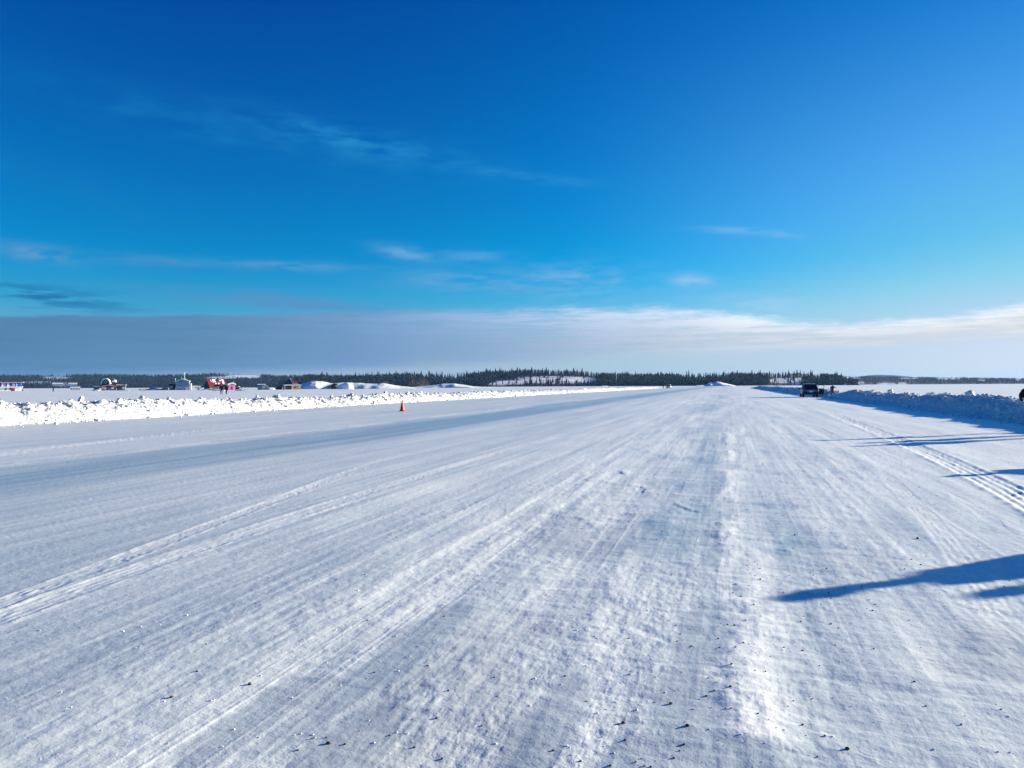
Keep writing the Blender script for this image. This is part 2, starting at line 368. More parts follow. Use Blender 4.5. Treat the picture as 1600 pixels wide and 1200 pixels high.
# ------------------------------------------------------------------ stones on the ice
m_stone = mat('dark_stone', (.045, .04, .04), .8, .3, var=(60, .4))
SM = []
for q in range(4):
    cv, cf = CH[q]; mb = MB(); mb.add([tuple(p*np.array([1, .8, .7])) for p in cv], [tuple(int(i) for i in f) for f in cf]); SM.append(mb.mesh('gravel_stone', m_stone, .05))
stones = [(1048, 1100), (1074, 1137), (974, 1129), (966, 1131), (1143, 1042), (1141, 1077), (1134, 1110), (1240, 1094), (1254, 1131), (1277, 1180), (1056, 979), (1063, 992), (1058, 1004), (1145, 927), (1158, 933), (1178, 947), (1159, 957), (1165, 971), (1137, 978), (1148, 979), (1162, 1008), (1062, 1174), (1007, 1198), (983, 1055), (1188, 906), (1434, 841), (1424, 874), (1439, 882), (1413, 890), (1292, 889), (1242, 836), (1271, 898), (1358, 938), (570, 901), (420, 905), (400, 946), (322, 1010), (390, 1072), (268, 1093), (308, 1052), (513, 1164), (486, 1157), (585, 1053), (575, 971), (564, 953), (883, 1057), (694, 965), (668, 1043), (1502, 1132), (1447, 1103), (1324, 1169), (682, 1122), (1571, 776), (1150, 915), (1365, 1013), (1225, 1012), (1049, 901), (1196, 1051)]
BIGS = {(1048, 1100), (1074, 1137), (390, 1072), (513, 1164), (974, 1129), (1434, 841), (1324, 1169), (268, 1093)}
def gh(x, y):
    h, _, _ = ground_height(np.array([x, x]), np.array([y, y])); return float(h[0])
for i, (x, y) in enumerate(stones):
    p = gnd(x, y); o = link('gravel_stone', SM[i % 4]); r = random.uniform(.005, .0085) if (x, y) not in BIGS else .0115
    r *= .75*max(1, p.length/6)
    o.scale = (r, r, r*1.1); o.location = (p.x, p.y, gh(p.x, p.y)+r*.2); o.rotation_euler = (random.random(), random.random(), random.random()*6)
    tag(o, 'small dark stone lying loose on the packed snow of the road', 'stone', 'dark stones scattered on the road')
rng = np.random.default_rng(5); V = []; Fq = []; off = 0
n = 900; rad = 3+30*rng.random(n)**1.8; ang = -YAW+R(40)*(rng.random(n)*2-1)
gx = rad*np.sin(ang); gy = rad*np.cos(ang); cl = rng.random(n) < .45; gx = np.where(cl, .25+.3*rng.standard_normal(n)+.5*np.sin(gy*1.3), gx); gz, _, _ = ground_height(gx, gy)
for k in range(n):
    if rng.random() < .75 and gx[k] < -2: continue
    cv, cf = CH[k % 8]; s = .0018+.0035*rng.random()**2; V.append(cv*s*np.array([1, 1, .7])+np.array([gx[k], gy[k], gz[k]+s*.3])); Fq.append(cf+off); off += len(cv)
me = set_mesh('gravel', np.concatenate(V), np.concatenate(Fq), [m_stone]); tag(link('gravel', me), 'fine dark grit scattered over the packed snow', 'grit', kind='stuff')
# loose snow crumbs, same idea
V = []; Fq = []; off = 0; n = 1500; rad = 2.9+22*rng.random(n)**1.8; ang = -YAW+R(40)*(rng.random(n)*2-1)
gx = rad*np.sin(ang); gy = rad*np.cos(ang); gz, _, _ = ground_height(gx, gy)
for k in range(n):
    cv, cf = CH[k % 8]; s = .0015+.004*rng.random()**3; V.append(cv*s*np.array([1, 1, .6])+np.array([gx[k], gy[k], gz[k]+s*.2])); Fq.append(cf+off); off += len(cv)
me = set_mesh('snow_crumbs', np.concatenate(V), np.concatenate(Fq), [m_bank]); tag(link('snow_crumbs', me), 'loose white snow crumbs on the road surface', 'snow crumbs', kind='stuff')

# ------------------------------------------------------------------ hills and forest
m_hill = bpy.data.materials.new('snowy_rock'); m_hill.use_nodes = True
nt = m_hill.node_tree; b = nt.nodes['Principled BSDF']; tc = nt.nodes.new('ShaderNodeTexCoord')
nn = nt.nodes.new('ShaderNodeTexNoise'); nn.inputs['Scale'].default_value = .06; nn.inputs['Detail'].default_value = 8; nn.inputs['Roughness'].default_value = .65
nt.links.new(tc.outputs['Object'], nn.inputs['Vector'])
cr = nt.nodes.new('ShaderNodeValToRGB'); cr.color_ramp.elements[0].position = .36; cr.color_ramp.elements[0].color = (.16, .15, .14, 1)
cr.color_ramp.elements[1].position = .44; cr.color_ramp.elements[1].color = (.80, .85, .90, 1)
nt.links.new(nn.outputs[0], cr.inputs[0])
ba = nt.nodes.new('ShaderNodeAttribute'); ba.attribute_name = 'wood'; mxx = nt.nodes.new('ShaderNodeMix'); mxx.data_type = 'RGBA'
nt.links.new(ba.outputs['Fac'], mxx.inputs[0]); nt.links.new(cr.outputs[0], mxx.inputs[6]); mxx.inputs[7].default_value = (.045, .055, .05, 1); nt.links.new(mxx.outputs[2], b.inputs['Base Color']); b.inputs['Roughness'].default_value = .8
m_needle = mat('spruce_needles', (.012, .025, .030), .9, .1, var=(.5, .35))
m_bark = mat('bark', (.09, .07, .055), .9, .1)
m_bare = mat('bare_twigs', (.14, .11, .10), .9, .1)
def tree_arrays(seed, layers, k, H=10, W=1.7):
    rnd = random.Random(seed); v = []; f = []; m = []
    for i in range(3):
        a = 2.09*i; v += [(.13*math.cos(a), .13*math.sin(a), -1.0), ]
    v.append((0, 0, H*.7)); f += [(0, 1, 3), (1, 2, 3), (2, 0, 3)]; m += [1]*3
    for l in range(layers):
        t = l/layers; z0 = H*(.06+.86*t); z1 = z0+H*(1.05/layers)+H*.10; z1 = min(z1, H) if l < layers-1 else H
        w = W*(1-t)**.8*rnd.uniform(.72, 1.12)+.12; ox, oy = rnd.uniform(-.12, .12), rnd.uniform(-.12, .12); b0 = len(v)
        for i in range(k):
            a = 2*math.pi*(i+rnd.uniform(-.3, .3))/k+l; q = w*(rnd.uniform(.85, 1.15) if i % 2 == 0 else rnd.uniform(.38, .6))
            v.append((ox+q*math.cos(a), oy+q*math.sin(a), z0-(.35 if i % 2 == 0 else -.25)*w*.5+rnd.uniform(-.1, .1)))
        v.append((ox*.5, oy*.5, z1))
        for i in range(k): f.append((b0+i, b0+(i+1) % k, b0+k))
        m += [0]*k
    return np.array(v), np.array(f), np.array(m)
LOW = [tree_arrays(s, 4, 6) for s in range(8)]
HIGH = []
for s in range(6):
    v, f, m = tree_arrays(100+s, 10, 10, 10, 1.45+.25*(s % 3)); HIGH.append(set_mesh('spruce_tree', v, f, [m_needle, m_bark], m))
# skyline of the forest in photograph pixels (top of trees)
SKX = [-300, 0, 60, 150, 200, 240, 300, 330, 400, 430, 480, 540, 600, 640, 680, 730, 760, 790, 830, 860, 900, 940, 1000, 1060, 1085, 1140, 1180, 1240, 1280, 1300, 1330, 1400, 1500, 1600, 1900]
SKY = [586, 585, 585, 583.7, 584, 585, 584, 582, 583, 585.5, 585, 587, 585, 583, 583.5, 583, 580, 579, 577.5, 578.5, 579, 583, 584.5, 584.5, 583, 582.5, 583, 582.2, 583, 585, 587.5, 588, 589, 590.5, 592]
def pix(P):  # world -> photo pixel
    q = C3.transposed() @ (Vector(P)-Vector((0, 0, EYE))); return 800+F*q.x/-q.z, 600-F*q.y/-q.z
BARE = [(872, 590, 60, 5.5, .24), (835, 588, 30, 2.5, .4), (800, 593.5, 26, 3, .12), (778, 596, 14, 2, .2), (700, 588, 24, 2.6, .25), (720, 589, 18, 1.2, .3), (655, 590, 14, 1.4, .2), (1088, 586, 26, 2.4, .12), (1128, 587.5, 16, 1.4, .15), (1228, 591, 26, 4, .1), (1202, 591, 16, 1.8, .3), (1268, 587, 20, 3.5, .3), (905, 590.5, 26, 2.2, .05), (928, 590.5, 12, .9, .2), (1245, 597, 10, 2, .4),
        (90, 588, 22, 1.5, .2), (60, 595, 26, 1.3, .25), (98, 598, 14, 2.6, .35), (378, 585.8, 26, 1.6, .08), (345, 588, 24, 1.5, .25), (395, 587, 12, 1.4, .1), (600, 593, 40, 1.2, .4),
        (1322, 596.5, 9, 1.7, .15), (1345, 596.5, 9, 1.2, .3), (1385, 598, 20, 1.2, .3), (1410, 598, 10, 1.6, .1), (1480, 590.5, 26, .8, .2), (1533, 593, 9, .9, .05), (1330, 589, 20, .9, .3), (1420, 590, 22, .7, .2), (1592, 592.5, 6, .9, .1)]
BARE = [(a, b_, c*(.7 if a > 1300 else 1), d_*(1.2 if a > 1300 or a < 450 else 1), max(e, .2 if a > 1300 else 0)) for a, b_, c, d_, e in BARE]
def ridge(name, x0, x1, Ds, Dr, th, seed, fade=(0, 0), lift=0, tail=260):
    xs = np.linspace(x0, x1, int((x1-x0)/3)+2); ds = np.concatenate([np.linspace(Ds, Dr, 34), np.linspace(Dr, Dr+tail, 12)[1:]])
    PX, DD = np.meshgrid(xs, ds, indexing='ij')
    top = np.interp(PX, SKX, SKY); H = EYE+(hz(PX)-top)*Dr/F-th*.80+lift
    H = H*sst(x0, x0+fade[0]+1, PX)*(1-sst(x1-fade[1]-1, x1, PX))
    t = np.clip((DD-Ds)/(Dr-Ds), 0, 1)
    base = np.interp(t, [0, .12, .35, .6, .85, 1], [0, .18, .42, .68, .93, 1])
    wx = (DD*(PX-800)/F); Hh = H*base*(1+.10*fbm(wx*.012, DD*.02, seed, 3)*(1-t))
    Hh = np.where(DD > Dr, H*(1-.35*((DD-Dr)/tail)), Hh)
    Hh = Hh+t*(1-t)*.22*H*fbm(wx*.02+3, DD*.03, seed+5, 4)
    Hh = np.where(t <= 0, -.5, Hh)
    Xw = FWD.x*DD+RGT.x*wx; Yw = FWD.y*DD+RGT.y*wx
    nr, nc = PX.shape; V = np.stack([Xw.ravel(), Yw.ravel(), Hh.ravel()], 1)
    i = np.arange(nr-1)[:, None]*nc; j = np.arange(nc-1)[None]
    Fq = np.stack([(i+j).ravel(), (i+j+1).ravel(), (i+nc+j+1).ravel(), (i+nc+j).ravel()], 1)[:, ::-1]
    q = (V-np.array([0, 0, EYE-3.0])) @ np.array(C3); qx = 800+F*q[:, 0]/-q[:, 2]; qy = 600-F*q[:, 1]/-q[:, 2]; wood = np.ones(len(V))
    for cx, cy, rx, ry, p in BARE:
        e = ((qx-cx)/rx)**2+((qy-cy)/ry)**2+.35*fbm(V[:, 0]*.03, V[:, 1]*.03, 5, 3); wood = np.minimum(wood, sst(.9, 1.25, e)+p*.8)
    tag(link(name, set_mesh(name, V, Fq, [m_hill], None, True, {'wood': np.clip(wood, 0, 1)})), kind='structure')
    def samp(px, D):
        a = np.interp(px, xs, np.arange(len(xs))); b_ = np.interp(D, ds, np.arange(len(ds)))
        i0, j0 = min(int(a), nr-2), min(int(b_), nc-2); fa, fb = a-i0, b_-j0
        g = lambda A: (A[i0, j0]*(1-fa)+A[i0+1, j0]*fa)*(1-fb)+(A[i0, j0+1]*(1-fa)+A[i0+1, j0+1]*fa)*fb
        return g(Xw), g(Yw), g(Hh)
    return samp
def keep(px, py):
    for cx, cy, rx, ry, p in BARE:
        if ((px-cx)/rx/1.1)**2+((py-cy)/ry/1.25)**2 < 1 and random.random() > p**.6: return False
    return True
FOREST = []
def forest(samp, x0, x1, Ds, Dr, n, th, seed, indiv=0):
    random.seed(seed); cand = []
    for k in range(n):
        px = random.uniform(x0, x1); D = Ds+4+(Dr+18-Ds)*random.random(); X, Y, Z = samp(px, D)
        if Z < -.2: continue
        hh = th*random.uniform(.55, 1.12)*(1.18 if random.random() < .08 else 1)
        if not all(keep(*pix((X, Y, Z+hh*q_))) for q_ in (.15, .5, .85)): continue
        cand.append((D, X, Y, Z-.3, hh))
    return cand
def forest_mesh(name, cand, label, seed):
    rng = np.random.default_rng(seed); V = []; Fq = []; Mi = []; off = 0
    for D, X, Y, Z, hh in cand:
        v, f, m = LOW[rng.integers(8)]; s = hh/10; w = s*rng.uniform(.8, 1.25); a = rng.random()*6.3; c, s_ = math.cos(a), math.sin(a)
        q = np.empty_like(v); q[:, 0] = X+w*(c*v[:, 0]-s_*v[:, 1]); q[:, 1] = Y+w*(s_*v[:, 0]+c*v[:, 1]); q[:, 2] = Z+s*v[:, 2]
        V.append(q); Fq.append(f+off); Mi.append(m); off += len(v)
    me = set_mesh(name, np.concatenate(V), np.concatenate(Fq), [m_needle, m_bark], np.concatenate(Mi)); tag(link(name, me), label, 'forest', kind='stuff')
sC = ridge('wooded_hill', 430, 1345, 900, 1110, 8.5, 11, (60, 40))
sL = ridge('wooded_hill', -420, 620, 1250, 1520, 6, 21, (0, 120))
sR = ridge('wooded_hill', 1180, 1950, 1800, 2250, 6, 31, (60, 0))
cC = forest(sC, 435, 1340, 900, 1110, 15000, 8.5, 1)
cC.sort(key=lambda q: q[0])
# the nearest and the tallest ones standing free on the bare hill are trees of their own
def bareness(q):
    x, y = pix((q[1], q[2], q[3]+2)); return any(((x-cx)/(rx*1.15))**2+((y-cy)/(ry*1.8))**2 < 1 for cx, cy, rx, ry, p in BARE[:15])
ind = [q for q in cC if 930 < q[0] and bareness(q)][:150]
ss = set(map(id, ind)); sky_t = sorted([q for q in cC if id(q) not in ss and 1085 < q[0] < 1125], key=lambda q: -q[4])[:90]; ss |= set(map(id, sky_t))
front = [q for q in cC if id(q) not in ss][:55]; ss |= set(map(id, front))
forest_mesh('forest', [q for q in cC if id(q) not in ss], 'dark spruce forest covering the middle shore', 1)
forest_mesh('forest', forest(sL, -400, 615, 1250, 1520, 14000, 6, 2), 'dark forest along the far left shore behind the cabins', 2)
forest_mesh('forest', forest(sR, 1185, 1900, 1800, 2250, 13000, 6, 3), 'hazy blue forest along the distant right shore', 3)
for lst, lab in ((ind, 'dark spruce standing on the bare snowy hillside across the lake'), (sky_t, 'tall spruce whose tip breaks the skyline of the middle hill'), (front, 'dark spruce at the very edge of the middle shore')):
    for k, (D, X, Y, Z, hh) in enumerate(lst):
        o = link('spruce_tree', HIGH[k % 6]); o.location = (X, Y, Z); s = hh/10*(1.18 if lst is sky_t else 1); o.scale = (s*1.1, s*1.1, s); o.rotation_euler[2] = random.random()*6
        tag(o, lab, 'tree', 'spruces ' + {'d': 'on the shore', 't': 'on the skyline'}[lab[0]] if lst is not ind else 'spruces on the bare hill')
# far blue hump and low ground behind everything
def hump(name, px, D, w, h, d, seed, m, rough=.25, z=-.5, nn=34, rot=0, rock=None):
    u = np.linspace(-1, 1, nn); U, W = np.meshgrid(u, u, indexing='ij'); r = np.hypot(U, W)
    Z = np.clip(1-r**2, 0, 1)**.8; Z = Z*(1+rough*fbm(U*2.2+seed, W*2.2, seed, 4))+.03*rough*fbm(U*9, W*9, seed+3, 3)*Z
    X = U*w/2; Y = W*d/2
    nr, nc = Z.shape; V = np.stack([X.ravel(), Y.ravel(), (z+Z*(h-z)).ravel()], 1)
    i = np.arange(nr-1)[:, None]*nc; j = np.arange(nc-1)[None]
    Fq = np.stack([(i+j).ravel(), (i+j+1).ravel(), (i+nc+j+1).ravel(), (i+nc+j).ravel()], 1)[:, ::-1]
    o = link(name, set_mesh(name, V, Fq, [m], None, True)); o.location = at(px, D); o.rotation_euler[2] = YAW+rot; return o
m_fores = mat('distant_forest', (.035, .05, .04), .9, .1, var=(.02, .3))
tag(hump('distant_hill', 1378, 3300, 400, EYE+3300*(hz(1378)-586.2)/F, 500, 2, m_fores, .1), kind='structure')
m_sn = mat('wind_packed_snow', (.80, .88, .86), .7, .3, bump=(1.2, .12), var=(.4, .06))
def knoll(name, prof, D, depth, seed, m, rough=.15):
    xs = np.linspace(prof[0][0], prof[-1][0], 120); ts = np.linspace(-1, 1, 40); PX, T = np.meshgrid(xs, ts, indexing='ij'); DD = D+T*depth/2
    H = np.interp(PX+3*fbm(T*1.5, PX*.05, seed, 2), [p[0] for p in prof], [EYE+(hz(p[0])-p[1])*D/F for p in prof])
    lat = DD*(PX-800)/F; H = np.maximum(H, 0); T2 = T+.25*fbm(lat*.12, T*0, seed+1, 2)
    env = np.clip(1-np.abs(T2)**1.6, 0, 1)**.8; Z = H*env*(1+rough*fbm(lat*.12, T*2, seed+2, 4)*(1-env*.6))+.4*rough*fbm(lat*.6, T*8, seed+7, 3)*env-.3
    Z = np.where(np.abs(T) > .99, -.6, Z)
    nr, nc = PX.shape; V = np.stack([(FWD.x*DD+RGT.x*lat).ravel(), (FWD.y*DD+RGT.y*lat).ravel(), Z.ravel()], 1)
    i = np.arange(nr-1)[:, None]*nc; j = np.arange(nc-1)[None]
    Fq = np.stack([(i+j).ravel(), (i+j+1).ravel(), (i+nc+j+1).ravel(), (i+nc+j).ravel()], 1)[:, ::-1]
    tag(link(name, set_mesh(name, V, Fq, [m], None, True)), kind='structure')
knoll('snowy_knoll', [(458, 605.5), (464, 603), (470, 598), (482, 595), (493, 594.2), (505, 596), (520, 597.8), (540, 596.8), (560, 597.4), (580, 599), (598, 598.4), (612, 600.5), (630, 603), (650, 605.5)], 410, 42, 4, m_sn, .35)
knoll('snowy_knoll', [(630, 605), (655, 603), (680, 600.8), (692, 598.9), (712, 598.7), (725, 600.6), (738, 602.6), (775, 605)], 520, 40, 8, m_sn, .2)
knoll('rocky_islet', [(1092, 605), (1100, 602.5), (1108, 597.6), (1120, 596), (1133, 598), (1148, 602), (1156, 605)], 780, 30, 12, m_hill, .3)
knoll('rocky_islet', [(1078, 604), (1088, 601.6), (1102, 601.2), (1110, 604)], 800, 20, 14, m_sn, .2)
knoll('rocky_islet', [(934, 604.5), (941, 602.3), (948, 602.3), (956, 604.5)], 800, 12, 13, m_sn, .3)

# ------------------------------------------------------------------ people
m_skin = mat('skin', (.45, .28, .21), .6, .3)
def cloth(n, c): return mat(n, c, .9, .15, bump=(30, .004), var=(8, .2))
m_black = cloth('black_cloth', (.014, .014, .018)); m_navy = cloth('navy_cloth', (.02, .03, .075)); m_grey = cloth('grey_cloth', (.10, .105, .12)); m_brown = cloth('brown_cloth', (.05, .035, .03))
def person(loc, face, h, coat, trouser, pose, label, group=None, hat=None, wide=1.0):
    root = thing('person', loc, face, label, 'person', group)
    P = {'pelvis': (0, 0, .53), 'chest': (0, .01, .72), 'neck': (0, .01, .83), 'head': (0, .02, .905), 'crown': (0, .02, .975)}
    edges = [('pelvis', 'chest'), ('chest', 'neck'), ('neck', 'head'), ('head', 'crown')]
    rad = {'pelvis': .085*wide, 'chest': .105*wide, 'neck': .045, 'head': .058, 'crown': .045}
    for s, n in ((-1, 'l'), (1, 'r')):
        st = pose.get('stride', 0)*s; P['hip'+n] = (.055*s, 0, .49); P['knee'+n] = (.06*s, st*.10+.015, .27); P['ank'+n] = (.062*s, st*.16, .045); P['toe'+n] = (.07*s, st*.16+.075, .022)
        P['sh'+n] = (.115*s*wide, .0, .79); e = pose.get('el'+n, (.16*s, -.01, .62)); w_ = pose.get('wr'+n, (.165*s, .04, .49)); P['el'+n] = e; P['wr'+n] = w_
        edges += [('pelvis', 'hip'+n), ('hip'+n, 'knee'+n), ('knee'+n, 'ank'+n), ('ank'+n, 'toe'+n), ('chest', 'sh'+n), ('sh'+n, 'el'+n), ('el'+n, 'wr'+n)]
        rad.update({'hip'+n: .062, 'knee'+n: .042, 'ank'+n: .032, 'toe'+n: .026, 'sh'+n: .052, 'el'+n: .038, 'wr'+n: .024})
        d = (Vector(w_)-Vector(e)).normalized(); sd = d.cross(Vector((0, 1, 0))); sd = sd.normalized() if sd.length > .1 else Vector((1, 0, 0)); up = d.cross(sd)
        P['pm'+n] = Vector(w_)+d*.045; edges.append(('wr'+n, 'pm'+n)); rad['pm'+n] = .022
        for q, (o, ln) in enumerate(((-.016, .036), (-.005, .042), (.006, .038), (.016, .028))):
            a, b_ = f'f{q}{n}', f'g{q}{n}'; P[a] = Vector(P['pm'+n])+up*o+d*ln*.6; P[b_] = Vector(P[a])+d*ln*.5+sd*.012
            edges += [('pm'+n, a), (a, b_)]; rad[a] = .0065; rad[b_] = .0055
        P['t'+n] = Vector(w_)+d*.03+up*.028; P['tt'+n] = Vector(P['t'+n])+d*.022; edges += [('wr'+n, 't'+n), ('t'+n, 'tt'+n)]; rad['t'+n] = .008; rad['tt'+n] = .006
    names = list(P); lean = pose.get('lean', 0)
    def tf(p):
        x, y, z = p
        if z > .5: y += (z-.5)*lean; z -= (z-.5)*lean*lean*.5
        return (x*h, y*h, z*h)
    me = bpy.data.meshes.new('body'); me.from_pydata([tf(P[k]) for k in names], [(names.index(a), names.index(b_)) for a, b_ in edges], [])
    o = bpy.data.objects.new('tmp', me); COL.objects.link(o)
    sk = o.modifiers.new('s', 'SKIN'); o.modifiers.new('d', 'SUBSURF').levels = 2
    for k, sv in zip(names, me.skin_vertices[0].data): sv.radius = (rad[k]*h, rad[k]*h*(.8 if k in ('chest', 'pelvis') else 1)); sv.use_root = (k == 'pelvis')
    dg = bpy.context.evaluated_depsgraph_get(); me2 = bpy.data.meshes.new_from_object(o.evaluated_get(dg)); bpy.data.objects.remove(o)
    me2.name = 'body'; me2.materials.clear()
    for m in (coat, trouser, m_black, m_skin): me2.materials.append(m)
    for p in me2.polygons:
        c = p.center/h; p.use_smooth = True
        armz = abs(c.x) > .13
        p.material_index = 2 if c.z < .07 else 1 if (c.z < .50 and not armz) else 3 if (c.z > .868 and c.z < .94 and c.y > .045) else 0
    ob = link('body', me2, root)
    hm = MB(); hm.blob((0, .0, .965*h-.0), .068*h, 3, 2, .03, 0, (1, 1.05, .62)); hm.tube((0, 0, .925*h), (0, 0, .955*h), .071*h, .071*h, 16)
    hm.obj('hat', hat or m_black, root, smooth=True)
    fm = MB(); fy = (.02+.056)*h+lean*.42*h
    for s in (-1, 1): fm.blob((s*.018*h, fy-.004*h, .912*h), .006*h, 1, 1, 0)
    fm.blob((0, fy+.004*h, .897*h), .009*h, 1, 1, 0, 1); fm.box((0, fy-.001*h, .879*h), (.026*h, .006*h, .005*h), m=0)
    fm.obj('face', [m_black, m_skin], root)
    if lean:
        for c in root.children:
            if c.name.startswith('hat'): c.location = (0, lean*.45*h, -.10*lean*h)
    return root
sunv = Vector((math.sin(SUN_AZ), math.cos(SUN_AZ), 0))
def shade_person(tip, h, face, coat, pose, label, wide=1.25):
    """someone whose shadow tip falls at photo pixel tip"""
    t = gnd(*tip); p = t+sunv*(h*1.0/math.tan(SUN_EL)); return person((p.x, p.y, 0), face, h, coat, m_black, pose, label, None, None, wide)
toward = YAW  # face away from the camera
person(at(345.8, 144, .12), YAW+.3, 1.86, m_black, m_black, {'stride': .5}, 'person in dark clothes walking on the snow, left one of the pair', None, m_grey, 1.1)
person(at(353.6, 144, .12), YAW-.3, 1.84, m_black, m_black, {'stride': -.4, 'lean': .08}, 'person in black walking beside another in front of the pink hut', None, m_grey, 1.35)
person(at(83.3, 240, .1), YAW+2.6, 1.66, m_brown, m_black, {'stride': .6}, 'lone person walking on the open snow left of the dome-roofed cabin', None, m_brown, 1.1)
person(at(1300.5, 91, .16), YAW-.9, 1.47, m_navy, m_navy, {'elr': (.14, .16, .70), 'wrr': (.15, .32, .69), 'lean': .06}, 'person in dark navy beside the snow bank with one arm held out', None, m_navy, 1.15)
shade_person((1330, 697.5), 1.66, YAW+1.9, m_navy, {}, 'person in navy standing beyond the right edge, nearer than the one in black', 1.9)
shade_person((1276, 688.5), 1.76, YAW+.2, m_black, {'ell': (-.27, -.02, .70), 'wrl': (-.13, .10, .62), 'elr': (.22, -.02, .66), 'wrr': (.12, .12, .60)}, 'person in black at the right edge with an elbow out', 1.45)
shade_person((1347, 692), 1.72, YAW+1.2, m_brown, {'stride': .5}, 'person in brown standing between the one in black and the one in navy', 1.15)
shade_person((1475, 745.5), 1.70, YAW+1.7, m_grey, {}, 'person in grey standing alone just outside the right edge', 1.7)
shade_person((1208, 938), 1.78, YAW+1.4, m_navy, {'elr': (.17, -.02, .64), 'wrr': (.12, .12, .60), 'ell': (-.17, -.02, .64), 'wrl': (-.12, .12, .60)}, 'person nearest the camera whose long shadow crosses the road', 1.0)
shade_person((1522, 931), 1.62, YAW+1.4, m_brown, {}, 'person in brown beside the nearest one', 1.1)

# ------------------------------------------------------------------ traffic cone
m_cone = mat('orange_plastic', (.55, .022, .012), .5, .4, var=(6, .15)); m_coneb = mat('dark_cone_top', (.10, .02, .015), .6, .3)
p = gnd(628.5, 642.5); c = thing('traffic_cone', (p.x, p.y, gh(p.x, p.y)), .3, 'single orange traffic cone standing on the left part of the road', 'traffic cone')
MB().box((0, 0, .02), (.40, .40, .04)).obj('base', m_cone, c, bevel=.012)
MB().lathe([(.150, .04), (.145, .07), (.05, .60), (.047, .605)], n=28).obj('cone_body', m_cone, c, smooth=True)
MB().lathe([(.047, .605), (.034, .70), (.020, .705), (.018, .66)], n=28).obj('tip', m_coneb, c, smooth=True)

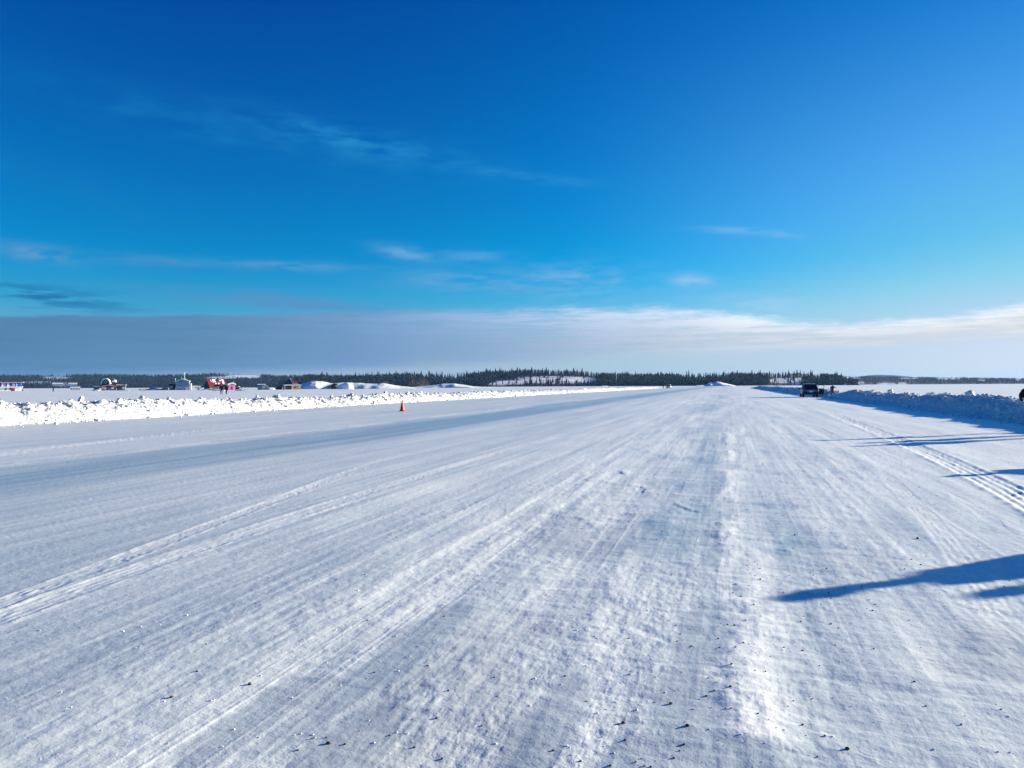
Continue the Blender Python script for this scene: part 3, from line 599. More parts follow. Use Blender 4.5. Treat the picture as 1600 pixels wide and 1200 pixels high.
# ------------------------------------------------------------------ vehicles
m_glass = mat('car_glass', (.008, .012, .02), .08, .6, var=(2, .1)); m_tyre = mat('tyre_rubber', (.012, .012, .013), .85, .2)
m_rim = mat('wheel_rim', (.3, .31, .33), .35, .5, metal=.8); m_lamp = mat('red_lamp', (.25, .01, .01), .25, .5); m_hl = mat('clear_lamp', (.6, .62, .65), .15, .6)
m_chrome = mat('chrome_trim', (.5, .52, .55), .2, .5, metal=1); m_trim = mat('black_trim', (.015, .015, .017), .6, .3)
m_carblue = mat('dark_blue_paint', (.02, .05, .14), .28, .5, var=(1.5, .3)); m_white = mat('white_paint', (.78, .79, .8), .35, .4, var=(1, .06)); m_carblk = mat('black_paint', (.015, .016, .02), .3, .5)
m_snowcap = mat('snow_cover', (.83, .87, .90), .8, .2, bump=(4, .05), var=(2, .05))
def suv(root, paint, snow=True, door_open=True, L=4.6, W=1.86, H=1.66):
    """rear faces -y; wheels, glasshouse, doors, lamps are parts"""
    hw = W/2
    secs = [(-L/2, .42, 1.00, .96), (-L/2+.12, .36, 1.04, 1.0), (-L*.2, .32, 1.05, 1.0), (L*.12, .32, 1.04, 1.0), (L*.30, .33, 1.00, .98), (L/2-.18, .36, .92, .93), (L/2, .42, .80, .82)]
    vs = []; n = 10
    for y, z0, z1, k in secs:
        w = hw*k; vs += [(-w*.80, y, z0), (-w*.97, y, z0+.10), (-w, y, (z0+z1)/2), (-w*.97, y, z1-.10), (-w*.88, y, z1), (w*.88, y, z1), (w*.97, y, z1-.10), (w, y, (z0+z1)/2), (w*.97, y, z0+.10), (w*.80, y, z0)]
    fs = [tuple(range(n))[::-1], tuple(range((len(secs)-1)*n, len(secs)*n))]+[(k*n+i, k*n+(i+1) % n, (k+1)*n+(i+1) % n, (k+1)*n+i) for k in range(len(secs)-1) for i in range(n)]
    mb = MB(); mb.add(vs, [f[::-1] for f in fs]); body = mb.obj('body', paint, root, bevel=.015, smooth=True)
    zr = H-.06; mb = MB()
    g = [(-hw*.90, -L*.465, 1.03), (hw*.90, -L*.465, 1.03), (hw*.90, L*.17, 1.03), (-hw*.90, L*.17, 1.03), (-hw*.70, -L*.36, zr), (hw*.70, -L*.36, zr), (hw*.70, -L*.0, zr), (-hw*.70, -L*.0, zr)]
    mb.add(g, [(3, 2, 1, 0), (4, 5, 6, 7), (0, 1, 5, 4), (1, 2, 6, 5), (2, 3, 7, 6), (3, 0, 4, 7)]); mb.obj('window_glass', m_glass, root, bevel=.04)
    mb = MB()
    for s in (-1, 1):
        for a, b_ in (((s*hw*.905, -L*.468, 1.03), (s*hw*.705, -L*.362, zr)), ((s*hw*.905, L*.175, 1.03), (s*hw*.705, .01, zr)), ((s*hw*.905, -L*.12, 1.03), (s*hw*.705, -L*.14, zr)), ((s*hw*.91, -L*.3, 1.03), (s*hw*.71, -L*.27, zr))): mb.tube(a, b_, .05, .045, 6)
    mb.obj('pillars', paint, root)
    rf = MB().box((0, -L*.18, zr+.02), (hw*1.46, L*.40, .07)).obj('roof', paint, root, bevel=.03)
    mb = MB()
    for s in (-1, 1): mb.tube((s*hw*.62, -L*.34, zr+.11), (s*hw*.62, -L*.02, zr+.11), .02)
    mb.obj('roof_rack', m_trim, rf)
    if snow: MB().box((0, -L*.18, zr+.10), (hw*1.25, L*.34, .09)).obj('snow_on_roof', m_snowcap, root, bevel=.04)
    for sx in (-1, 1):
        for y in (-L*.29, L*.30):
            w = MB(); w.tube((sx*(hw-.24), y, .35), (sx*(hw-.01), y, .35), .35, .35, 20); wo = w.obj('wheel', m_tyre, root, bevel=.02)
            MB().tube((sx*(hw-.06), y, .35), (sx*(hw+.004), y, .35), .21, .19, 14).obj('rim', m_rim, wo)
            MB().prism([(y-.43, .33), (y-.38, .62), (y-.22, .78), (y+.22, .78), (y+.38, .62), (y+.43, .33)], sx*(hw-.30), sx*(hw+.006), axis='x').obj('wheel_arch', m_trim, root)
        MB().box((sx*hw*.84, -L/2+.05, .90), (.16, .12, .26)).obj('tail_light', m_lamp, root, bevel=.02)
        MB().box((sx*hw*.66, L/2-.06, .70), (.34, .12, .14)).obj('headlight', m_hl, root, bevel=.02)
        mi = MB(); mi.box((sx*(hw+.12), L*.16, 1.10), (.24, .12, .17)); mi.obj('wing_mirror', m_trim, root, bevel=.03)
    MB().box((0, -L/2-.005, .50), (W*.94, .16, .24)).obj('rear_bumper', m_trim, root, bevel=.04)
    MB().box((0, L/2-.01, .48), (W*.82, .14, .22)).obj('front_bumper', m_trim, root, bevel=.04)
    MB().box((0, -L/2-.012, .82), (.9, .05, .05)).obj('chrome_strip', m_chrome, root, bevel=.01)
    MB().box((0, -L/2-.02, .70), (.34, .03, .15)).obj('licence_plate', m_white, root)
    if door_open:
        d = bpy.data.objects.new('door', None)
        dm = MB(); dm.box((.50, 0, .72), (.98, .09, .74)); do = dm.obj('door', m_carblk, root, bevel=.03)
        do.location = (hw, L*.13, 0); do.rotation_euler[2] = R(-14)
        f = MB(); f.tube((.02, 0, 1.08), (.38, 0, 1.52), .03); f.tube((.38, 0, 1.52), (.96, 0, 1.50), .03); f.tube((.96, 0, 1.50), (.98, 0, 1.08), .035); f.obj('window_frame', m_trim, do)
        MB().box((.85, -.06, .95), (.16, .05, .04)).obj('handle', m_chrome, do)
    return root
p = at(1263.5, 95.5); car = thing('parked_car', (p.x, p.y, .0), R(1), 'dark blue SUV parked on the road with a passenger door open', 'car')
suv(car, m_carblue); MB().tube((-.62, .1, 1.6), (-.74, .0, 2.35), .012, .008, 6).obj('antenna', m_trim, car)
p = at(1045, 320); car = thing('parked_truck', (p.x, p.y, .0), math.pi, 'small white vehicle far down the middle of the road', 'car')
suv(car, m_white, True, False, 4.8, 1.9, 1.75)
p = at(1036.5, 330); person((p.x, p.y, 0), YAW, 1.62, m_grey, m_black, {}, 'tiny distant person in grey left of the white vehicle', None, m_grey, 1.2)
p = at(370.3, 335, .12); car = thing('parked_car', (p.x, p.y, .12), YAW+R(70), 'small black car parked on the snow right of the pink hut', 'car')
suv(car, m_carblk, True, False, 3.6, 1.7, 1.4)

# ------------------------------------------------------------------ cabins and houseboats (x right, y away from the camera)
def wallm(n, c): return mat(n, c, .85, .15, bump=(6, .02), var=(1.5, .18))
W_blue = wallm('blue_boards', (.03, .13, .38)); W_white = wallm('white_boards', (.72, .74, .76)); W_red = wallm('red_boards', (.30, .02, .035)); W_maroon = wallm('maroon_boards', (.10, .02, .03))
W_pale = wallm('pale_blue_siding', (.17, .27, .40)); W_dark = wallm('dark_boards', (.03, .035, .05)); W_wood = wallm('orange_logs', (.55, .20, .08)); W_pink = wallm('pink_boards', (.62, .22, .38)); W_teal = wallm('teal_boards', (.04, .16, .20))
W_cream = wallm('cream_boards', (.72, .60, .42)); W_tan = wallm('tan_boards', (.50, .34, .20)); W_brown = wallm('brown_boards', (.10, .065, .045)); W_navy = wallm('navy_boards', (.015, .025, .09))
R_red = mat('red_metal_roof', (.21, .03, .036), .55, .25, var=(1, .15)); R_pinkish = mat('faded_red_roof', (.45, .16, .22), .6, .3); W_trim = mat('white_trim', (.75, .77, .8), .6, .3); W_win = mat('window_pane', (.03, .05, .08), .1, .6); W_pipe = mat('stove_pipe', (.35, .36, .38), .4, .4, metal=.6)
W_win2 = mat('curtained_pane', (.35, .42, .5), .2, .5); W_purple = wallm('purple_boards', (.16, .03, .16)); W_tarp = mat('blue_tarp', (.02, .16, .42), .6, .3, bump=(3, .06))
def px_(D): return D/F
def cabin(px0, px1, D, depth, wall_h, roof_h, wm, rm, label, rot=0, ridge='x', over=.3, snow=.0, z=.12, cat='cabin', name='cabin', root=None, base=0):
    w = (px1-px0)*D/F; w = w
    if root is None: root = thing(name, at((px0+px1)/2, D, z)+FWD*(depth/2), face((px0+px1)/2)+rot, label, cat)
    w2, d2 = w/2, depth/2
    mb = MB()
    if ridge == 'x': mb.prism([(-d2, base), (d2, base), (d2, wall_h), (0, wall_h+roof_h), (-d2, wall_h)], -w2, w2, axis='x')
    elif ridge == 'y': mb.prism([(-w2, base), (w2, base), (w2, wall_h), (0, wall_h+roof_h), (-w2, wall_h)], -d2, d2)
    else: mb.box((0, 0, (base+wall_h)/2), (w, depth, wall_h-base))
    mb.obj('wall', wm, root)
    t = .10
    rb = MB(); sb = MB()
    if ridge == 'x':
        k = roof_h/d2
        for b_, o, tt in ((rb, .004, t),)+(((sb, t+.006, snow),) if snow else ()):
            b_.prism([(-d2-over, wall_h-k*over+o), (0, wall_h+roof_h+o), (d2+over, wall_h-k*over+o), (d2+over, wall_h-k*over+o+tt), (0, wall_h+roof_h+o+tt*1.2), (-d2-over, wall_h-k*over+o+tt)], -w2-over, w2+over, axis='x')
    elif ridge == 'y':
        k = roof_h/w2
        for b_, o, tt in ((rb, .004, t),)+(((sb, t+.006, snow),) if snow else ()):
            b_.prism([(-w2-over, wall_h-k*over+o), (0, wall_h+roof_h+o), (w2+over, wall_h-k*over+o), (w2+over, wall_h-k*over+o+tt), (0, wall_h+roof_h+o+tt*1.2), (-w2-over, wall_h-k*over+o+tt)], -d2-over, d2+over)
    else:
        rb.box((0, 0, wall_h+t/2+.004), (w+2*over, depth+2*over, t))
        if snow: sb.box((0, 0, wall_h+t+snow/2+.01), (w+1.6*over, depth+1.6*over, snow))
    ro = rb.obj('roof', rm, root)
    if snow: sb.obj('snow_on_roof', m_snowcap, root, bevel=.04)
    return root, w, w2, d2, ro
def window(root, x, z, w, h, y, pane=None, frame=None, name='window'):
    fr = MB(); fr.box((x, y-.03, z), (w, .06, h)); fo = fr.obj(name, frame or W_trim, root)
    MB().box((x, y-.065, z), (w-.16, .02, h-.16)).obj('pane', pane or W_win, fo)
def door(root, x, w, h, y, m, z0=0):
    fo = MB().box((x, y-.03, z0+h/2), (w, .06, h)).obj('door', m, root); MB().box((x+w*.35, y-.075, z0+h*.5), (.05, .04, .12)).obj('handle', W_pipe, fo)
def drift(root, x, y, w, d, h, seed=0):
    MB().blob((x, y, -.05), 1, seed, 3, .12, 0, (w/2, d/2, h)).obj('snow_drift', m_snowcap, root, smooth=True)
def sep_drift(px, D, w, d, h, seed, label):
    o = MB().blob((0, 0, 0), 1, seed, 3, .22, 0, (w/2, d/2, h)).obj('snow_pile', m_sn, None, smooth=True); o.location = at(px, D, .05); tag(o, label, 'snow pile'); return o
# blue and white two-storey houseboat, far left
D = 320; u = D/F
rt = thing('houseboat', at(6, D, .1)+FWD*3, face(6)-R(3), 'blue and white two-storey houseboat under a flat reddish roof, at left edge', 'houseboat')
W = 36*u; x1 = 18.5*u; x0 = x1-W; xc = (x0+x1)/2
MB().box((xc, 0, .75), (W-1.2, 4.6, 1.5)).obj('lower_wall', W_white, rt)
MB().box((xc, 0, 1.72), (W, 6.4, .42)).obj('deck', W_trim, rt, bevel=.03)
MB().box((xc, .2, 2.73), (W-.5, 5.0, 1.6)).obj('upper_wall', W_blue, rt)
MB().box((xc, 0, 3.63), (W+1.4, 6.6, .16)).obj('roof', R_pinkish, rt, bevel=.02)
MB().box((xc, 0, 3.76), (W+.9, 6.2, .10)).obj('snow_on_roof', m_snowcap, rt, bevel=.03)
for a, b_ in ((5.8-6, 3.3), (-1.5-6, 2.2)): MB().box((a*u, -2.45, 2.73), (b_*u*.9, .25, 1.58)).obj('column', W_trim, rt)
window(rt, (12.9-6)*u, 2.8, 3.5*u, 1.2, -2.32, W_win2); window(rt, (1.2-6)*u, 2.8, 2.6*u, 1.2, -2.32, W_win2)
for a in (2.8, 8.5): window(rt, (a-6)*u, .85, 2.6*u, 1.1, -2.3)
MB().box(((17-6)*u, .2-2.52, 2.73), (.25, .12, 1.5)).obj('corner_board', W_trim, rt)
tag(rt.children[0], None)
rs = thing('red_shed', at(20.6, D-6, .1), face(20)+R(8), 'small dark red shed against the foot of the houseboat', 'shed'); MB().box((0, .7, .65), (4.3*u, 1.4, 1.3)).obj('wall', W_red, rs); MB().box((0, .7, 1.36), (4.9*u, 1.7, .12)).obj('roof', R_pinkish, rs); door(rs, 0, .7, 1.1, 0, W_maroon)
def barrel(px, D, r, h, label, m=m_trim):
    o = thing('barrel', at(px, D, .1), 0, label, 'barrel'); MB().lathe([(r*.9, 0), (r, h*.1), (r*1.04, h*.5), (r, h*.9), (r*.9, h)], n=18).obj('drum', m, o, smooth=True); MB().lathe([(r*.92, h), (r*.92, h+.04)], n=18).obj('lid', W_pipe, o)
barrel(34.8, 310, .33, .75, 'black barrel alone on the snow right of the blue houseboat')
barrel(469, 345, .45, .9, 'black barrel beside the tan cabin with the steep upper storey')
# dome-roofed group
D = 330; u = D/F
rt, w, w2, d2, ro = cabin(156.5, 174.5, D, 4.2, 1.75, .55, W_maroon, R_pinkish, 'low maroon cabin with blue door and a shallow pinkish roof', ridge='y', over=.45, snow=.10)
window(rt, -w2+1.25, 1.0, .75, 1.2, -d2, W_win2); door(rt, .1, .8, 1.5, -d2, W_blue); window(rt, w2-1.0, 1.05, 1.1, .9, -d2, W_win2); window(rt, -w2+.35, 1.0, .45, .9, -d2, W_win2)
rt = thing('arched_hut', at(162, 337, .1)+FWD*2, face(162)-.12, 'tall hut with a rounded white roof behind the maroon cabin', 'hut')
w2 = 6.3*u; MB().box((0, 0, 1.6), (w2*1.8, 3.6, 3.2)).obj('wall', W_dark, rt)
pr = [(w2*math.cos(a), 3.15+2.35*math.sin(a)) for a in np.linspace(-.12, math.pi+.12, 15)]; pi_ = [(x*.86, 3.15+(z-3.15)*.86) for x, z in pr]
mb = MB(); mb.prism(pr+pi_[::-1], -2.1, 2.1); mb.obj('arched_roof', m_snowcap, rt)
MB().prism(pi_, -1.7, 1.9).obj('gable', W_teal, rt); window(rt, 0, 3.7, 1.0, .9, -1.71)
rt = thing('cupola_hut', at(175.5, 338, .1)+FWD*2, face(175), 'narrow hut with a small round white cap behind the maroon cabin', 'hut')
MB().box((0, 0, 1.9), (1.1, 1.6, 3.8)).obj('wall', W_dark, rt); MB().lathe([(.85, 3.8), (.82, 4.2), (.6, 4.6), (.3, 4.85), (.05, 4.95)], n=18).obj('dome', m_snowcap, rt, smooth=True); MB().tube((-.2, 0, 4.7), (-.2, 0, 5.6), .06).obj('stove_pipe', W_pipe, rt); window(rt, -.1, 3.9, .6, .6, -.86)
rt, w, w2, d2, ro = cabin(180, 192, 334, 3.2, 2.35, 0, W_brown, W_trim, 'brown flat-roofed shed with snow on top, right of the round-capped hut', ridge='f', over=.25, snow=.15, name='shed', cat='shed')
window(rt, .9, 1.1, .8, .9, -d2, W_win2); MB().box((w2+.2, -d2-.3, 1.7), (.35, .1, 2.4), ry=.3).obj('leaning_board', W_trim, rt)
rt = thing('covered_rack', at(150.5, 331, .1), face(150), 'white-topped open rack left of the maroon cabin', 'rack')
MB().box((0, .6, 1.88), (8*u, 1.3, .1)).obj('shelf', m_snowcap, rt)
for x in (-1.1, 1.1):
    MB().tube((x, .1, 0), (x, .1, 1.83), .06).obj('post', W_dark, rt); MB().tube((x, 1.1, 0), (x, 1.1, 1.83), .06).obj('post', W_dark, rt)
MB().box((0, .7, .6), (1.9, .8, 1.1)).obj('crate', W_teal, rt)
sep_drift(150, 322, 6, 2.4, .45, 3, 'low drift in front of the white-topped rack'); sep_drift(193, 324, 7, 2.2, .4, 4, 'low drift in front of the brown flat-roofed shed')
# tarped boats, dark shed
def tarped(px0, px1, D, h, m, label, snow=True, seed=0):
    w = (px1-px0)*D/F; o = thing('covered_boat', at((px0+px1)/2, D, .1)+FWD*1, face(px0)+.1, label, 'boat')
    n = 12; vs = []; fs = []
    for i in range(n):
        t = i/(n-1); wd = 1.0*math.sin(math.pi*min(1, .15+t*.85))**.5; hh = h*(.75+.25*math.sin(t*5+seed))
        for a in np.linspace(0, math.pi, 7): vs.append(((t-.5)*w, -wd*math.cos(a), hh*math.sin(a)**.7))
    for i in range(n-1):
        for j in range(6): fs.append((i*7+j, i*7+j+1, (i+1)*7+j+1, (i+1)*7+j))
    fs += [tuple(range(7))[::-1], tuple(range((n-1)*7, n*7))]
    MB().add(vs, fs).obj('tarp', m, o, smooth=True)
    if snow: MB().blob((w*.05, 0, h*.85), 1, seed, 2, .2, 0, (w*.22, .7, .28)).obj('snow_patch', m_snowcap, o, smooth=True)
    MB().box((0, 0, .08), (w*.9, 1.3, .16)).obj('hull', W_dark, o)
tarped(233, 251, 332, 1.2, W_tarp, 'blue tarp-covered boat left of the pale blue house', True, 1)
tarped(250, 261, 338, 1.35, W_teal, 'teal covered boat between the blue tarp and the dark shed', True, 5)
tarped(216, 232, 330, .7, W_dark, 'low dark covered boat left of the blue tarp', False, 3)
rt, w, w2, d2, ro = cabin(262.5, 271.5, 338, 3, 2.3, .4, W_navy, W_dark, 'dark navy shed against the left side of the pale blue house', ridge='x', over=.1, name='shed', cat='shed'); window(rt, -.35, 1.3, .95, 1.0, -d2, W_win2)
def post(px, D, h, label, lean=0, m=W_trim, r=.07):
    o = MB().tube((0, 0, 0), (lean, 0, h), r, r*.8).tube((0, 0, 0), (0, 0, .12), r*1.6, r*1.3).obj('post', m, None); o.location = at(px, D, .08); tag(o, label, 'post')
post(260.5, 325, 1.35, 'white leaning post in front of the dark navy shed', .25); post(258.8, 325, 1.0, 'shorter white post left of the leaning one', -.1)
post(302.8, 320, 1.7, 'white upright post right of the pale blue house')
# pale blue house
D = 336; u = D/F
rt, w, w2, d2, ro = cabin(272, 291, D, 5.5, 4.0, .95, W_pale, W_trim, 'pale blue gabled two-storey house with a tall mast above', rot=R(-4), ridge='y', over=.35, snow=.12, cat='house', name='house')
MB().box((0, -d2-.04, 1.35), (w+.1, .08, .18)).obj('belt_board', W_trim, rt)
window(rt, -w2+2.1, 3.95, 1.0, .45, -d2, W_dark, W_dark); window(rt, -.8, 1.95, 1.2, .4, -d2, W_dark, W_pale)
MB().tube((-w2-.15, -d2-.1, 3.7), (-w2-.15, -d2-.1, 5.3), .14).obj('chimney', W_trim, rt); MB().tube((-.6, 0, 4.6), (-.6, 0, 6.0), .12).obj('chimney', W_pipe, rt)
ms = MB().tube((.75, .4, 4.5), (.75, .4, 8.4), .05, .04, 6).obj('mast', W_pipe, rt); MB().box((1.0, .4, 8.4), (1.0, .12, .28)).obj('wind_vane', W_trim, ms); door(rt, w2-.9, .8, 1.2, -d2, W_trim)
MB().box((w2+.5, -.5, 1.5), (.8, 3.5, 3.0)).obj('lean_to', W_white, rt)
rt = thing('trailer', at(304, 342, .1), face(304)+.1, 'grey-green snowed-over trailer between the pale blue house and red-roofed cottage', 'trailer')
MB().box((0, 1, 1.2), (19*.294, 2, 1.1)).obj('body', wallm('grey_green', (.25, .30, .29)), rt, bevel=.08); MB().box((0, 1, 1.84), (18.6*.294, 1.9, .16)).obj('snow_on_roof', m_snowcap, rt, bevel=.05)
for x in (-1.6, 1.6): MB().tube((x, .05, .4), (x, .3, .4), .38, n=14).obj('wheel', m_tyre, rt)
for x in (-1.5, .2, 1.7): window(rt, x, 1.3, .8, .5, 0, W_win)
# red-roofed cottage
D = 330; u = D/F
rt, w, w2, d2, ro = cabin(319, 345.5, D, 6.2, 1.75, 2.9, W_wood, R_red, 'orange log cottage with a steep red roof half covered in snow', rot=R(22), ridge='x', over=.22, cat='cottage', name='cottage')
MB().prism([(-d2, .3), (d2, .3), (d2, 1.75), (0, 4.62), (-d2, 1.75)], -w2-.05, -w2-.01, axis='x').obj('gable', W_dark, rt)  # dark sheet over the left gable, its shaded side put into colour
window(rt, .2, 1.15, 1.5, .7, -d2, W_win2); door(rt, w2-1.2, .8, 1.4, -d2, W_tan); window(rt, -w2+1.5, 1.1, .9, .6, -d2)
kk = 2.9/d2
def roof_patch(x, t0, t1, wd):   # snow lying on the near roof plane
    y0 = -d2+d2*t0; y1 = -d2+d2*t1; z0 = 1.75+2.9*t0+.13; z1 = 1.75+2.9*t1+.13; n_ = len(rt.children)
    MB().add([(x-wd, y0, z0), (x+wd*.6, y0, z0), (x+wd, y1, z1), (x-wd*.7, y1, z1), (x-wd, y0-.02, z0+.12), (x+wd*.6, y0-.02, z0+.12), (x+wd, y1-.02, z1+.12), (x-wd*.7, y1-.02, z1+.12)], [(3, 2, 1, 0), (4, 5, 6, 7), (0, 1, 5, 4), (1, 2, 6, 5), (2, 3, 7, 6), (3, 0, 4, 7)]).obj('snow_patch', m_snowcap, rt)
roof_patch(-.9, .55, .98, .85); roof_patch(2.9, .15, .98, .5); roof_patch(.7, .25, .42, .4); roof_patch(-.6, .28, .42, .35); roof_patch(-2.3, .62, .95, .16)
MB().box((.75, -.7, 4.2), (.9, .9, .9)).obj('dormer', W_dark, rt); MB().blob((1.5, -1.0, 4.2), .5, 2, 2, .1, 0, (1, .6, .6)).obj('snow_patch', m_snowcap, rt)
sep_drift(330, 318, 9, 3, .75, 12, 'snow heaped in front of the red-roofed cottage'); sep_drift(317, 312, 5, 2, .35, 13, 'low snow pile left of the red-roofed cottage'); sep_drift(341, 280, 6, 2.4, .38, 14, 'low snow hump behind the two walkers')
# pink hut
rt, w, w2, d2, ro = cabin(354, 364.5, 332, 2.8, 2.35, .5, W_pink, W_trim, 'pink hut with a rounded cap of snow', rot=R(13), ridge='y', over=.3, snow=.32, name='hut', cat='hut')
door(rt, 0, .75, 1.6, -d2, W_purple); window(rt, -w2+.55, 1.4, .5, .6, -d2, W_win); MB().tube((w2*.8, .3, 2.4), (w2*.8, .3, 4.1), .05).obj('stove_pipe', W_pipe, rt)
rt = thing('porch_canopy', at(350.3, 331, .1), face(350), 'flat snow-covered canopy on posts joined beside the pink hut', 'canopy'); MB().box((0, 1, 2.62), (2.6, 2.2, .14)).obj('top', m_snowcap, rt)
for x in (-1.1, 1.1): MB().tube((x, .1, 0), (x, .1, 2.55), .05).obj('post', W_dark, rt)
tarped(373.5, 382, 262, .62, W_tarp, 'small blue tarp-covered sled in snow right of the black car', False, 2)
sep_drift(378, 256, 4.4, 1.4, .38, 15, 'broken snow heap in front of the small blue tarp'); sep_drift(385, 262, 4.0, 1.3, .30, 16, 'snow heap right of the small blue tarp'); sep_drift(371, 250, 3.0, 1.2, .26, 17, 'low snow heap left of the small blue tarp')
# teal shed with cream hut in front
rt, w, w2, d2, ro = cabin(401, 413, 338, 3, 2.2, .25, W_teal, W_teal, 'teal shed with a thin line of snow, behind the small cream hut', ridge='x', over=.1, snow=.06, name='shed', cat='shed'); window(rt, -.9, 1.2, .6, .6, -d2)
rt = thing('rounded_hut', at(412.8, 332, .1)+FWD*1.2, face(412)+.25, 'small cream hut with a rounded front and tan door', 'hut')
pr = [(1.25*math.cos(a), .95+1.1*math.sin(a)) for a in np.linspace(0, math.pi, 11)]+[(-1.25, 0), (1.25, 0)]
MB().prism(pr, -1.2, 1.2).obj('wall', W_cream, rt); MB().prism([(x*1.06, z*1.05+.02) for x, z in pr[:11]]+[(-1.27, .9), (1.27, .9)], -1.0, 1.35).obj('roof', m_snowcap, rt); door(rt, .15, .75, 1.35, -1.2, W_tan)
sep_drift(421, 345, 6, 3, 1.0, 21, 'sunlit snow pile right of the cream hut'); tarped(425, 440, 345, 1.5, W_navy, 'dark blue covered boat left of the tan cabin', False, 4)
rt, w, w2, d2, ro = cabin(432.5, 439.5, 334, 2, 1.1, .15, W_dark, W_dark, 'low black box shed in front of the dark blue covered boat', ridge='x', over=.05, name='shed', cat='shed'); door(rt, 0, .6, .8, -d2, W_brown)
# tan cabin with steep upper storey
D = 335; u = D/F
rt, w, w2, d2, ro = cabin(441.5, 466.5, D, 4.4, 1.95, 0, W_tan, W_trim, 'tan cabin with a steep pinkish A-shaped upper storey and open porch', rot=R(10), ridge='f', over=.15, snow=.22, cat='cabin')
MB().box((-w2*.52, -d2-.03, 1.0), (w2*.85, .06, 1.5)).obj('porch_shade_panel', W_dark, rt)  # dark panel on the wall; its colour stands for shade inside the porch
for x in (-w2+.1, -w2*.12): MB().box((x, -d2-.1, 1.0), (.16, .12, 1.95)).obj('porch_post', W_trim, rt)
window(rt, w2*.28, 1.05, .55, .9, -d2, W_maroon, W_brown); window(rt, w2*.72, 1.1, .8, .7, -d2, W_win2, W_tan)
ax = -w2+3.2
MB().prism([(ax-2.9, 2.3), (ax+2.6, 2.3), (ax-1.1+.6, 4.9), (ax-1.1, 4.9)], -1.6, 1.4).obj('upper_wall', W_navy, rt)
MB().add([(ax+2.95, -1.9, 2.3), (ax+2.95, 1.7, 2.3), (ax-.5, 1.7, 5.08), (ax-.5, -1.9, 5.08), (ax+2.75, -1.9, 2.2), (ax+2.75, 1.7, 2.2), (ax-.7, 1.7, 5.0), (ax-.7, -1.9, 5.0)], [(0, 1, 2, 3), (7, 6, 5, 4), (0, 4, 5, 1), (2, 6, 7, 3), (1, 5, 6, 2), (0, 3, 7, 4)]).obj('sloping_roof', m_snowcap, rt)
MB().prism([(ax-.9, 4.95), (ax-.2, 4.95), (ax+2.9, 2.45), (ax+.4, 2.45)], -1.98, -1.66).obj('gable', R_pinkish, rt)
MB().prism([(ax-.3, 4.4), (ax+.35, 4.4), (ax+1.9, 3.05), (ax+.8, 3.05)], -2.03, -1.985).obj('upper_window', W_win, rt)
# dark hut on the knoll
rt = thing('hut', at(521.5, 378, .1)+FWD*1, face(521), 'dark hut with one small round white window by the snowy knolls', 'hut')
MB().box((0, 0, 1.1), (3.2, 2.4, 2.2)).obj('wall', W_dark, rt); MB().prism([(-1.9, 2.2), (1.9, 2.2), (0, 3.0)], -1.4, 1.4).obj('roof', W_dark, rt); MB().tube((1.0, -1.28, 1.5), (1.0, -1.2, 1.5), .36, n=16).obj('round_window', W_trim, rt)
o = sep_drift(538, 372, 9.5, 6, 2.7, 31, 'steep shaded mound of snow with a pole on it, right of the dark hut')
post(538.5, 374, 4.2, 'thin dark pole standing on the steep shaded snow mound', 0, W_dark, .06)
# bare willow thickets
def bush(px, D, w, h, n, label, seed, m=m_bare, z=.1):
    rnd = random.Random(seed); o = thing('bush', at(px, D, z), 0, label, 'bush'); st = MB(); tw = MB()
    for k in range(n):
        x = rnd.uniform(-.5, .5)*w; y = rnd.uniform(-.5, .5)*w*.5; hh = h*rnd.uniform(.6, 1)*(1-.5*abs(2*x/w)); lx = rnd.uniform(-.25, .25)*hh; ly = rnd.uniform(-.2, .2)*hh
        st.tube((x, y, -.2), (x+lx, y+ly, hh), .05, .015, 4)
        for q in range(5):
            t = rnd.uniform(.3, .95); bx, by, bz = x+lx*t, y+ly*t, hh*t; tw.tube((bx, by, bz), (bx+rnd.uniform(-.7, .7), by+rnd.uniform(-.5, .5), bz+rnd.uniform(.2, .9)), .03, .012, 3)
    st.obj('stems', m, o); tw.obj('twigs', m, o)
m_bushd = mat('dark_brush', (.04, .045, .04), .9, .1)
bush(517, 385, 3.8, 2.6, 40, 'dark brush left of the dark hut with the round window', 1, m_bushd)
bush(601, 425, 5, 2.4, 36, 'brown bare brush at the right end of the snowy knolls', 2, z=2.0); bush(612, 425, 4, 1.6, 26, 'thin pale brush right of the brown brush on the knoll end', 3, z=1.2)
bush(646, 600, 8, 7, 60, 'leafless grey thicket on the shore, left of the pair', 4, z=.8); bush(661, 600, 9, 8, 70, 'leafless brownish thicket on the shore left of the rounded snow knoll', 5, z=.8)
bush(721, 500, 2.6, 1.6, 18, 'small dark bush on the rounded snow knoll', 6, m_bushd, 2.6); bush(566, 400, 3, 1.0, 16, 'low dark twigs at the foot of the snowy knoll', 7, m_bushd, .1)
